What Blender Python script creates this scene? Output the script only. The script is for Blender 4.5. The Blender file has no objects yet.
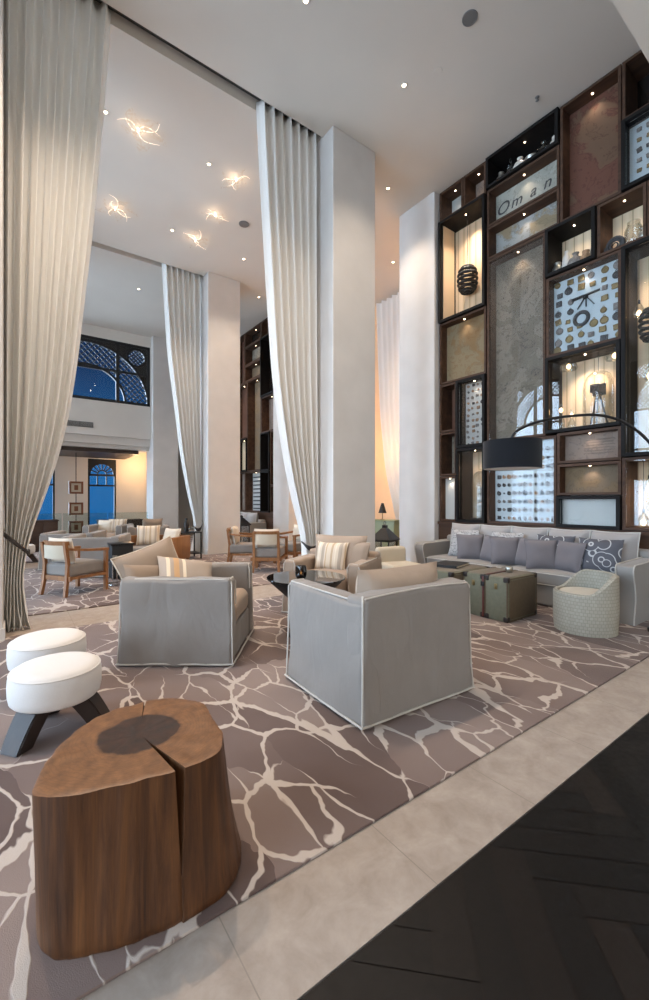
# Hotel lobby lounge at dusk: built in metres, camera at the origin of the plan, X runs along the stone border, Y towards the end bay
EXPOSURE = 0.34
SKY = 16.0      # brightness of the western evening sky
NICHE = 1.0
DOWN = 3.2
SKYS = 1.7     # southern sky behind the camera
import bpy, bmesh, math, random
from mathutils import Vector, Matrix, noise, Euler
PI = math.pi
R = random.Random(7)
SC = bpy.context.scene
COL = SC.collection

# ------------------------------------------------------------------ materials
def lin(c):
    return tuple(((x / 255) / 12.92 if x / 255 <= .04045 else ((x / 255 + .055) / 1.055) ** 2.4) for x in c)

def newmat(name):
    m = bpy.data.materials.new(name); m.use_nodes = True
    nt = m.node_tree; nt.nodes.clear()
    out = nt.nodes.new('ShaderNodeOutputMaterial')
    return m, nt, out

def L(nt, a, b):
    nt.links.new(a, b)

def ramp(nt, fac, stops, interp='LINEAR'):
    r = nt.nodes.new('ShaderNodeValToRGB'); r.color_ramp.interpolation = interp
    els = r.color_ramp.elements
    while len(els) < len(stops): els.new(.5)
    for e, (p, c) in zip(els, stops):
        e.position = p; e.color = (*c, 1) if len(c) == 3 else c
    L(nt, fac, r.inputs['Fac'])
    return r

def math_node(nt, op, a, b=None, clamp=False):
    n = nt.nodes.new('ShaderNodeMath'); n.operation = op; n.use_clamp = clamp
    for i, v in enumerate((a, b)):
        if v is None: continue
        if isinstance(v, (int, float)): n.inputs[i].default_value = v
        else: L(nt, v, n.inputs[i])
    return n.outputs[0]

def mixc(nt, fac, a, b, mode='MIX'):
    n = nt.nodes.new('ShaderNodeMixRGB'); n.blend_type = mode
    for i, v in enumerate((fac, a, b)):
        if isinstance(v, (int, float)): n.inputs[i].default_value = v
        elif isinstance(v, tuple): n.inputs[i].default_value = (*v, 1)
        else: L(nt, v, n.inputs[i])
    return n.outputs[0]

def coords(nt, scale=(1, 1, 1), rot=(0, 0, 0), loc=(0, 0, 0), src='Object'):
    t = nt.nodes.new('ShaderNodeTexCoord'); m = nt.nodes.new('ShaderNodeMapping')
    m.inputs['Scale'].default_value = scale; m.inputs['Rotation'].default_value = rot; m.inputs['Location'].default_value = loc
    L(nt, t.outputs[src], m.inputs['Vector'])
    return m.outputs[0]

def noise_tex(nt, vec, scale, detail=3, rough=.5, dist=0):
    n = nt.nodes.new('ShaderNodeTexNoise'); n.inputs['Scale'].default_value = scale
    n.inputs['Detail'].default_value = detail; n.inputs['Roughness'].default_value = rough
    n.inputs['Distortion'].default_value = dist
    L(nt, vec, n.inputs['Vector'])
    return n.outputs['Fac'], n.outputs['Color']

def principled(nt, out, color=None, rough=.6, metal=0, spec=.5, normal=None, **kw):
    p = nt.nodes.new('ShaderNodeBsdfPrincipled')
    if color is not None:
        if isinstance(color, tuple): p.inputs['Base Color'].default_value = (*color, 1)
        else: L(nt, color, p.inputs['Base Color'])
    if isinstance(rough, (int, float)): p.inputs['Roughness'].default_value = rough
    else: L(nt, rough, p.inputs['Roughness'])
    p.inputs['Metallic'].default_value = metal
    p.inputs['Specular IOR Level'].default_value = spec
    for k, v in kw.items(): p.inputs[k.replace('_', ' ')].default_value = v
    if normal is not None: L(nt, normal, p.inputs['Normal'])
    L(nt, p.outputs[0], out.inputs['Surface'])
    return p

def bump(nt, h, strength=.3, dist=.01):
    b = nt.nodes.new('ShaderNodeBump'); b.inputs['Strength'].default_value = strength; b.inputs['Distance'].default_value = dist
    L(nt, h, b.inputs['Height'])
    return b.outputs[0]

def fabric(name, c, var=.08, scale=250, rough=.9, big=3, crease=0):
    m, nt, o = newmat(name)
    v = coords(nt)
    f1, _ = noise_tex(nt, v, big, 4)
    f2, _ = noise_tex(nt, v, scale, 2)
    a = lin(c); dk = tuple(x * (1 - var) for x in a); lt = tuple(min(1, x * (1 + var)) for x in a)
    r = ramp(nt, f1, [(.3, dk), (.7, lt)])
    col = mixc(nt, math_node(nt, 'MULTIPLY', f2, .35), r.outputs[0], tuple(x * .8 for x in a))
    h = f2
    if crease:
        cz, _ = noise_tex(nt, coords(nt, (1, 1, .45)), 5.5, 3, .45, 1.2)
        h = math_node(nt, 'ADD', math_node(nt, 'MULTIPLY', f2, .05), math_node(nt, 'MULTIPLY', cz, crease))
    principled(nt, o, col, rough, 0, .2, bump(nt, h, .35 if crease else .25, .03 if crease else .002), Sheen_Weight=.15)
    return m

def plain(name, c, rough=.5, metal=0, spec=.5, var=.06, scale=6, bmp=0.0):
    m, nt, o = newmat(name)
    v = coords(nt); f, _ = noise_tex(nt, v, scale, 3)
    a = lin(c)
    r = ramp(nt, f, [(.3, tuple(x * (1 - var) for x in a)), (.7, tuple(min(1, x * (1 + var)) for x in a))])
    principled(nt, o, r.outputs[0], rough, metal, spec, bump(nt, f, bmp, .01) if bmp else None)
    return m

def wood(name, c1, c2, axis='Z', scale=14, rough=.45, stretch=.06, spec=.4):
    m, nt, o = newmat(name)
    s = {'X': (stretch, 1, 1), 'Y': (1, stretch, 1), 'Z': (1, 1, stretch)}[axis]
    v = coords(nt, s)
    f, _ = noise_tex(nt, v, scale, 6, .6, .6)
    g, _ = noise_tex(nt, v, scale * 5, 3, .5)
    r = ramp(nt, f, [(.3, lin(c1)), (.7, lin(c2))])
    col = mixc(nt, math_node(nt, 'MULTIPLY', g, .4), r.outputs[0], tuple(x * .5 for x in lin(c1)))
    principled(nt, o, col, rough, 0, spec, bump(nt, g, .15, .004))
    return m

def glow(name, c, strength):
    m, nt, o = newmat(name)
    e = nt.nodes.new('ShaderNodeEmission'); e.inputs[0].default_value = (*lin(c), 1); e.inputs[1].default_value = strength
    L(nt, e.outputs[0], o.inputs['Surface'])
    return m

def glass(name, tint=(255, 255, 255), gain=1.6, rough=.0, cap=1.0):
    m, nt, o = newmat(name)
    t = nt.nodes.new('ShaderNodeBsdfTransparent'); t.inputs[0].default_value = (*lin(tint), 1)
    g = nt.nodes.new('ShaderNodeBsdfGlossy'); g.inputs['Roughness'].default_value = rough
    fr = nt.nodes.new('ShaderNodeFresnel'); fr.inputs['IOR'].default_value = 1.5
    mx = nt.nodes.new('ShaderNodeMixShader')
    L(nt, math_node(nt, 'MINIMUM', math_node(nt, 'MULTIPLY', fr.outputs[0], gain, True), cap), mx.inputs[0])
    L(nt, t.outputs[0], mx.inputs[1]); L(nt, g.outputs[0], mx.inputs[2]); L(nt, mx.outputs[0], o.inputs['Surface'])
    return m

M = {}
M['ceil'] = plain('ceiling_paint', (212, 203, 192), .8, 0, .2, .02, 1.2)
M['wall'] = plain('wall_plaster', (216, 211, 204), .8, 0, .2, .03, 1.5)
M['wall_warm'] = plain('wall_warm_plaster', (224, 205, 178), .85, 0, .2, .03, 2)
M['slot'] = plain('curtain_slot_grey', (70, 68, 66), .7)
M['column'] = plain('column_stone', (208, 204, 200), .6, 0, .3, .04, 2.5)
M['slip'] = fabric('slipcover_linen', (134, 127, 121), .06, crease=1.0)
M['slip_warm'] = fabric('slipcover_warmlit_beige_linen', (158, 140, 124), .06, crease=1.0)  # beige cushions; also holds the facing armchair's warm downlight tint
M['slip_seat'] = fabric('seat_linen', (156, 136, 118), .06)
M['piping'] = fabric('piping_cotton', (186, 180, 172), .03)
M['sofa'] = fabric('sofa_linen', (142, 137, 132), .06)
M['sofa_cush'] = fabric('sofa_cushion_linen', (156, 152, 150), .05)
M['pil_grey'] = fabric('mauve_grey_velvet', (112, 107, 110), .08)
M['pil_beige'] = fabric('taupe_linen', (150, 132, 116), .07)
M['pil_cream'] = fabric('cream_linen', (204, 190, 172), .05)
M['white_boucle'] = fabric('white_boucle', (214, 209, 205), .03, 120)
M['cream'] = fabric('cream_upholstery', (196, 184, 164), .05)
M['shade_black'] = fabric('black_shade_cloth', (20, 22, 27), .1)
M['black'] = plain('black_metal', (22, 22, 25), .35, .3)
M['matte_black'] = plain('matte_black', (20, 19, 20), .6)
M['chrome'] = plain('brushed_steel', (190, 190, 190), .25, 1)
M['brass'] = plain('aged_brass', (128, 108, 72), .45, .7)
M['darkwood'] = wood('shelf_walnut', (62, 43, 32), (96, 69, 52), 'Y', 9, .62, spec=.25)
M['darkwood_v'] = wood('shelf_walnut_upright', (42, 30, 24), (70, 52, 41), 'Z', 9, .45)
M['blackframe'] = wood('blackened_wood', (20, 17, 16), (30, 26, 24), 'Z', 8, .65, spec=.2)
M['redwood'] = wood('reddish_panel', (96, 66, 52), (120, 84, 66), 'Z', 6, .5)
M['oak'] = wood('honey_oak', (128, 84, 50), (160, 112, 70), 'Z', 10, .45)
M['legwood'] = wood('dark_leg_wood', (36, 26, 22), (56, 42, 35), 'Z', 12, .5)
M['barwood'] = wood('bar_walnut', (54, 36, 26), (78, 54, 40), 'X', 8, .5)
M['ceilwood'] = wood('ceiling_walnut', (52, 38, 30), (74, 56, 44), 'X', 5, .5)
M['trunk'] = plain('trunk_canvas_olive', (104, 104, 88), .7, 0, .3, .08, 30, .1)
M['trunk_top'] = plain('trunk_top_canvas', (112, 104, 92), .55, 0, .4, .08, 30, .1)
M['trunk_dark'] = plain('trunk_side_canvas', (92, 80, 64), .65, 0, .3, .08, 30, .1)
M['leather_red'] = plain('oxblood_leather', (84, 38, 34), .5)
M['leather_black'] = plain('black_leather', (34, 27, 25), .45)
M['glass'] = glass('clear_glass', gain=.75)
M['glass_dim'] = glass('coated_glass', gain=.3)
M['jar'] = glass('jar_glass', (244, 247, 247), 1.4, cap=.4)
M['balus'] = glass('balustrade_glass', (236, 242, 240), 1.2)
M['smoke'] = plain('smoked_glass', (40, 34, 30), .06, 0, .9, .15, 10)
M['bulb'] = glow('lamp_bulb', (255, 226, 190), 14)
M['bulb_soft'] = glow('lamp_bulb_soft', (255, 214, 160), 5)
M['flame'] = glow('candle_flame', (255, 190, 110), 14)
M['white_panel'] = plain('white_display_board', (190, 190, 184), .5, 0, .4, .02, 3)
M['blue_white'] = plain('pale_blue_board', (178, 188, 191), .5, 0, .4, .02, 3)
M['slat'] = None
M['silver'] = plain('silver_metal', (170, 168, 160), .3, .9)
M['stone_dark'] = plain('dark_fossil', (60, 58, 58), .5, 0, .4, .3, 40)
M['stone_mid'] = plain('grey_fossil', (120, 112, 106), .55, 0, .4, .3, 40)
M['stone_tan'] = plain('tan_fossil', (150, 116, 86), .55, 0, .4, .3, 40)
M['marble_white'] = plain('white_porcelain', (206, 198, 188), .3)
M['black_glass'] = plain('black_glass', (14, 15, 16), .04, 0, .8)
M['grille'] = plain('grey_grille', (120, 118, 116), .6)
M['grille_dark'] = plain('dark_grille', (112, 110, 108), .6)
M['winframe'] = plain('dark_window_frame', (16, 17, 20), .5)
M['green'] = plain('pale_green_lacquer', (126, 134, 100), .5)
M['copper'] = plain('copper_frame', (128, 82, 58), .4, .4)

def slat_mat():
    m, nt, o = newmat('pale_slatted_oak')
    v = coords(nt)
    sx = nt.nodes.new('ShaderNodeSeparateXYZ'); L(nt, v, sx.inputs[0])
    w = math_node(nt, 'PINGPONG', sx.outputs[1], .06)
    r = ramp(nt, math_node(nt, 'MULTIPLY', w, 16), [(0, lin((120, 92, 66))), (.12, lin((214, 186, 150))), (1, lin((226, 200, 166)))])
    principled(nt, o, r.outputs[0], .7)
    return m
M['slat'] = slat_mat()

def curtain_mat(name, c):
    m, nt, o = newmat(name)
    v = coords(nt); f, _ = noise_tex(nt, v, 180, 2)
    a = lin(c)
    col = mixc(nt, math_node(nt, 'MULTIPLY', f, .2), a, tuple(x * .9 for x in a))
    d = nt.nodes.new('ShaderNodeBsdfDiffuse'); t = nt.nodes.new('ShaderNodeBsdfTranslucent')
    L(nt, col, d.inputs[0]); L(nt, col, t.inputs[0])
    mx = nt.nodes.new('ShaderNodeMixShader'); mx.inputs[0].default_value = .25
    L(nt, d.outputs[0], mx.inputs[1]); L(nt, t.outputs[0], mx.inputs[2]); L(nt, mx.outputs[0], o.inputs['Surface'])
    return m
M['curtain'] = curtain_mat('curtain_ivory', (245, 243, 239))

def stripe_mat(name, base, bands, freq, ax=0):
    m, nt, o = newmat(name)
    v = coords(nt); sx = nt.nodes.new('ShaderNodeSeparateXYZ'); L(nt, v, sx.inputs[0])
    w = math_node(nt, 'FRACT', math_node(nt, 'MULTIPLY', math_node(nt, 'ADD', sx.outputs[ax], 5), freq))
    st = [(0, lin(base))]
    for p0, p1, c in bands: st += [(p0, lin(c)), (p1, lin(base))]
    r = ramp(nt, w, st, 'CONSTANT')
    f, _ = noise_tex(nt, v, 220, 2)
    principled(nt, o, r.outputs[0], .9, 0, .2, bump(nt, f, .2, .002))
    return m
M['pil_stripe'] = stripe_mat('striped_cotton', (204, 188, 168), [(.12, .24, (178, 154, 128)), (.36, .42, (214, 202, 186)), (.55, .72, (170, 156, 142)), (.8, .86, (184, 158, 130))], 4.4)
M['pil_stripe2'] = stripe_mat('edge_striped_linen', (168, 154, 142), [(.1, .16, (214, 196, 172)), (.22, .32, (194, 158, 120)), (.38, .44, (222, 208, 188))], 2.1)

def ring_mat():
    m, nt, o = newmat('ring_print_cotton')
    v = coords(nt, (1, .01, 1))
    vo = nt.nodes.new('ShaderNodeTexVoronoi'); vo.inputs['Scale'].default_value = 6.5; L(nt, v, vo.inputs['Vector'])
    w = math_node(nt, 'FRACT', math_node(nt, 'MULTIPLY', vo.outputs['Distance'], 3.2))
    r = ramp(nt, w, [(0, lin((86, 86, 92))), (.80, lin((86, 86, 92))), (.84, lin((176, 176, 176))), (.96, lin((176, 176, 176))), (1, lin((86, 86, 92)))])
    principled(nt, o, r.outputs[0], .9, 0, .2)
    return m
M['pil_ring'] = ring_mat()

def print_mat():
    m, nt, o = newmat('block_print_cotton')
    v = coords(nt, (1, 1, 1), (PI / 2, 0, 0))
    b = nt.nodes.new('ShaderNodeTexBrick'); L(nt, v, b.inputs['Vector'])
    b.inputs['Scale'].default_value = 14; b.inputs['Mortar Size'].default_value = .05; b.inputs['Bias'].default_value = .1
    b.inputs['Color1'].default_value = (*lin((80, 80, 86)), 1); b.inputs['Color2'].default_value = (*lin((170, 168, 168)), 1)
    b.inputs['Mortar'].default_value = (*lin((176, 174, 172)), 1)
    principled(nt, o, b.outputs[0], .9, 0, .2)
    return m
M['pil_print'] = print_mat()

def carpet_mat():
    m, nt, o = newmat('carpet_branching_lines')
    t = nt.nodes.new('ShaderNodeTexCoord')
    def layer(scale, st, dist, loc, wmin, wmax, seed):
        mp = nt.nodes.new('ShaderNodeMapping'); mp.inputs['Scale'].default_value = st; mp.inputs['Location'].default_value = loc
        mp.inputs['Rotation'].default_value = (0, 0, seed)
        L(nt, t.outputs['Object'], mp.inputs['Vector'])
        n = nt.nodes.new('ShaderNodeTexNoise'); n.inputs['Scale'].default_value = 2.4; n.inputs['Detail'].default_value = 4
        L(nt, mp.outputs[0], n.inputs['Vector'])
        sub = nt.nodes.new('ShaderNodeVectorMath'); sub.operation = 'SUBTRACT'; sub.inputs[1].default_value = (.5, .5, .5)
        L(nt, n.outputs['Color'], sub.inputs[0])
        mul = nt.nodes.new('ShaderNodeVectorMath'); mul.operation = 'SCALE'; mul.inputs['Scale'].default_value = dist
        L(nt, sub.outputs[0], mul.inputs[0])
        add = nt.nodes.new('ShaderNodeVectorMath'); L(nt, mp.outputs[0], add.inputs[0]); L(nt, mul.outputs[0], add.inputs[1])
        vo = nt.nodes.new('ShaderNodeTexVoronoi'); vo.voronoi_dimensions = '2D'; vo.feature = 'DISTANCE_TO_EDGE'
        vo.inputs['Scale'].default_value = scale; L(nt, add.outputs[0], vo.inputs['Vector'])
        vc = nt.nodes.new('ShaderNodeTexVoronoi'); vc.voronoi_dimensions = '2D'
        vc.inputs['Scale'].default_value = scale; L(nt, add.outputs[0], vc.inputs['Vector'])
        wn, _ = noise_tex(nt, mp.outputs[0], 2.3, 2)
        wd = nt.nodes.new('ShaderNodeMapRange'); wd.inputs['From Min'].default_value = .3; wd.inputs['From Max'].default_value = .7
        wd.inputs['To Min'].default_value = wmin; wd.inputs['To Max'].default_value = wmax
        L(nt, wn, wd.inputs['Value'])
        d = math_node(nt, 'SUBTRACT', wd.outputs[0], vo.outputs['Distance'])
        return math_node(nt, 'MULTIPLY', d, 70, True), vc.outputs['Color']
    l1, c1 = layer(3.7, (1.0, .66, 1), .34, (.3, .1, 0), -.012, .075, .5)
    l2, c2 = layer(2.3, (1.35, .55, 1), .46, (4.2, 1.7, 0), -.02, .075, -.35)
    line = math_node(nt, 'MAXIMUM', l1, l2)
    sep = nt.nodes.new('ShaderNodeSeparateColor'); L(nt, c2, sep.inputs[0])
    big, _ = noise_tex(nt, t.outputs['Object'], 1.1, 3)
    tone = math_node(nt, 'ADD', math_node(nt, 'MULTIPLY', sep.outputs[0], .5), math_node(nt, 'MULTIPLY', big, .5))
    base = ramp(nt, tone, [(.25, lin((92, 76, 71))), (.5, lin((116, 99, 93))), (.75, lin((136, 120, 113)))])
    fine, _ = noise_tex(nt, t.outputs['Object'], 320, 2)
    col = mixc(nt, line, base.outputs[0], lin((184, 171, 161)))
    col = mixc(nt, math_node(nt, 'MULTIPLY', fine, .3), col, mixc(nt, .5, col, (.05, .04, .04)))
    h = math_node(nt, 'ADD', line, math_node(nt, 'MULTIPLY', fine, .6))
    principled(nt, o, col, .95, 0, .1, bump(nt, h, .35, .006), Sheen_Weight=.1)
    return m
M['carpet'] = carpet_mat()

def stone_floor_mat():
    m, nt, o = newmat('beige_limestone_tiles')
    v = coords(nt, loc=(-.52, -.3, 0))
    b = nt.nodes.new('ShaderNodeTexBrick'); b.offset = 0; L(nt, v, b.inputs['Vector'])
    b.inputs['Scale'].default_value = 1; b.inputs['Brick Width'].default_value = .64; b.inputs['Row Height'].default_value = .63
    b.inputs['Mortar Size'].default_value = .0022; b.inputs['Mortar Smooth'].default_value = .2
    f, _ = noise_tex(nt, v, 7, 6, .65, .5); g, _ = noise_tex(nt, v, 40, 4, .6)
    r = ramp(nt, f, [(.3, lin((142, 129, 119))), (.7, lin((172, 160, 150)))])
    col = mixc(nt, math_node(nt, 'MULTIPLY', g, .35), r.outputs[0], lin((140, 128, 117)))
    col = mixc(nt, b.outputs['Fac'], col, lin((132, 122, 112)))
    rr = ramp(nt, g, [(.3, (.42,) * 3), (.7, (.6,) * 3)])
    principled(nt, o, col, rr.outputs[0], 0, .35)
    return m
M['stone'] = stone_floor_mat()

def parquet_mat():
    m, nt, o = newmat('black_parquet')
    t = nt.nodes.new('ShaderNodeTexCoord')
    g, _ = noise_tex(nt, t.outputs['Object'], 30, 5, .6)
    oi = nt.nodes.new('ShaderNodeNewGeometry')
    r = ramp(nt, oi.outputs['Random Per Island'], [(0, lin((9, 8, 8))), (.5, lin((20, 17, 16))), (1, lin((33, 26, 22)))])
    col = mixc(nt, math_node(nt, 'MULTIPLY', g, .5), r.outputs[0], lin((8, 7, 7)))
    rr = ramp(nt, g, [(.3, (.36,) * 3), (.7, (.52,) * 3)])
    principled(nt, o, col, rr.outputs[0], 0, .2, bump(nt, g, .08, .004))
    return m
M['parquet'] = parquet_mat()

def map_mat(name, c_land, c_sea, c_line, seed, scale=3.0, ink=.45):
    m, nt, o = newmat(name)
    v = coords(nt, loc=(seed * 3.1, seed * 1.7, seed * 2.3))
    f, _ = noise_tex(nt, v, scale, 7, .62, .4)
    base = ramp(nt, f, [(.42, lin(c_sea)), (.5, lin(c_sea)), (.53, lin(c_land)), (.7, tuple(x * .85 for x in lin(c_land)))])
    e = math_node(nt, 'ABSOLUTE', math_node(nt, 'SUBTRACT', math_node(nt, 'FRACT', math_node(nt, 'MULTIPLY', f, 9)), .5))
    ln = math_node(nt, 'LESS_THAN', e, .06)
    g, _ = noise_tex(nt, v, scale * 9, 4, .6)
    txt = math_node(nt, 'MULTIPLY', math_node(nt, 'GREATER_THAN', g, .63), .35)
    k = math_node(nt, 'MAXIMUM', math_node(nt, 'MULTIPLY', ln, ink), txt)
    col = mixc(nt, k, base.outputs[0], lin(c_line))
    col = mixc(nt, 1.0, col, (.74, .73, .71), 'MULTIPLY')
    stain, _ = noise_tex(nt, v, 1.3, 3)
    col = mixc(nt, math_node(nt, 'MULTIPLY', stain, .4), col, lin(tuple(int(x * .62) for x in c_land)))
    principled(nt, o, col, .75, 0, .2)
    return m
M['map_grey'] = map_mat('map_parchment_grey', (138, 126, 110), (158, 146, 130), (78, 68, 62), 1, 2.8, .85)
M['map_tan'] = map_mat('map_parchment_ochre', (158, 130, 94), (158, 144, 116), (128, 80, 46), 2, 2.6)
M['map_oman'] = map_mat('map_parchment_pale', (186, 184, 172), (198, 196, 184), (120, 112, 100), 3, 2.0)
M['map_sea'] = map_mat('map_parchment_blue', (168, 150, 122), (180, 182, 180), (112, 96, 78), 4, 1.8)
M['map_red'] = map_mat('map_red_ochre', (126, 98, 78), (122, 80, 66), (80, 44, 38), 5, 1.6)
M['map_text'] = map_mat('map_pink_grey', (162, 140, 126), (168, 148, 134), (96, 88, 92), 6, 2.4)
M['map_gold'] = map_mat('map_golden', (150, 126, 98), (142, 124, 104), (96, 76, 56), 8, 3.6)

def stump_top_mat():
    m, nt, o = newmat('stump_end_grain')
    v = coords(nt); w = coords(nt, (1, 1.12, 0))
    n1, nc = noise_tex(nt, v, 9, 4, .6)
    ln = nt.nodes.new('ShaderNodeVectorMath'); ln.operation = 'LENGTH'; L(nt, w, ln.inputs[0])
    d = math_node(nt, 'ADD', ln.outputs['Value'], math_node(nt, 'MULTIPLY', math_node(nt, 'SUBTRACT', n1, .5), .075))
    rings = math_node(nt, 'FRACT', math_node(nt, 'MULTIPLY', d, 75))
    n2, _ = noise_tex(nt, v, 26, 5, .6)
    sap = ramp(nt, n2, [(.3, lin((96, 62, 36))), (.7, lin((132, 90, 56)))])
    heart = ramp(nt, n2, [(.3, lin((24, 15, 12))), (.7, lin((64, 39, 28)))])
    k = ramp(nt, d, [(.134, (1, 1, 1)), (.146, (0, 0, 0))])
    col = mixc(nt, k.outputs[0], sap.outputs[0], heart.outputs[0])
    col = mixc(nt, math_node(nt, 'MULTIPLY', math_node(nt, 'GREATER_THAN', rings, .75), .22), col, lin((60, 36, 22)))
    principled(nt, o, col, .42, 0, .45, bump(nt, n2, .15, .004))
    return m
M['stump_top'] = stump_top_mat()

def stump_side_mat():
    m, nt, o = newmat('stump_bark_free_side')
    v = coords(nt, (1, 1, .05))
    f, _ = noise_tex(nt, v, 26, 6, .72, .4); g, _ = noise_tex(nt, v, 120, 3, .5)
    k, _ = noise_tex(nt, coords(nt, (1, 1, .5)), 5, 3)
    r = ramp(nt, f, [(.3, lin((38, 21, 11))), (.48, lin((88, 54, 28))), (.7, lin((126, 82, 44)))])
    col = mixc(nt, math_node(nt, 'MULTIPLY', g, .35), r.outputs[0], lin((44, 26, 16)))
    col = mixc(nt, math_node(nt, 'MULTIPLY', k, .5), col, lin((74, 46, 28)))
    principled(nt, o, col, .5, 0, .4, bump(nt, f, .3, .006))
    return m
M['stump_side'] = stump_side_mat()

def weave_mat():
    m, nt, o = newmat('woven_rope')
    v = coords(nt)
    b = nt.nodes.new('ShaderNodeTexBrick'); L(nt, coords(nt, src='UV'), b.inputs['Vector'])
    b.inputs['Scale'].default_value = 1; b.inputs['Brick Width'].default_value = .034; b.inputs['Row Height'].default_value = .032
    b.inputs['Mortar Size'].default_value = .004; b.inputs['Mortar Smooth'].default_value = 1
    b.inputs['Color1'].default_value = (*lin((164, 159, 146)), 1); b.inputs['Color2'].default_value = (*lin((156, 151, 138)), 1)
    b.inputs['Mortar'].default_value = (*lin((136, 131, 118)), 1)
    principled(nt, o, b.outputs[0], .8, 0, .3, bump(nt, b.outputs['Fac'], -.4, .006))
    return m
M['weave'] = weave_mat()

# ------------------------------------------------------------------ objects
def tag(o, label=None, cat=None, group=None, kind=None):
    if label: o['label'] = label
    if cat: o['category'] = cat
    if group: o['group'] = group
    if kind: o['kind'] = kind
    return o

def thing(name, label, cat, loc=(0, 0, 0), rz=0, group=None):
    o = bpy.data.objects.new(name, None); o.empty_display_size = .1
    COL.objects.link(o); o.location = loc; o.rotation_euler = (0, 0, rz)
    return tag(o, label, cat, group)

def dup(root, loc=None, rz=None, label=None, group=None):
    r = root.copy(); COL.objects.link(r)
    if loc is not None: r.location = loc
    if rz is not None: r.rotation_euler = (0, 0, rz)
    if label: r['label'] = label
    if group: r['group'] = group
    for ch in list(root.children):
        c = ch.copy(); COL.objects.link(c); c.parent = r
        for g in list(ch.children):
            d = g.copy(); COL.objects.link(d); d.parent = c
    return r

def face_to(fx, fy):
    return math.atan2(fx, -fy)

def frame_from(d):
    d = Vector(d).normalized()
    a = Vector((0, 0, 1)) if abs(d.z) < .95 else Vector((1, 0, 0))
    u = d.cross(a).normalized(); return u, d.cross(u).normalized()

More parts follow.
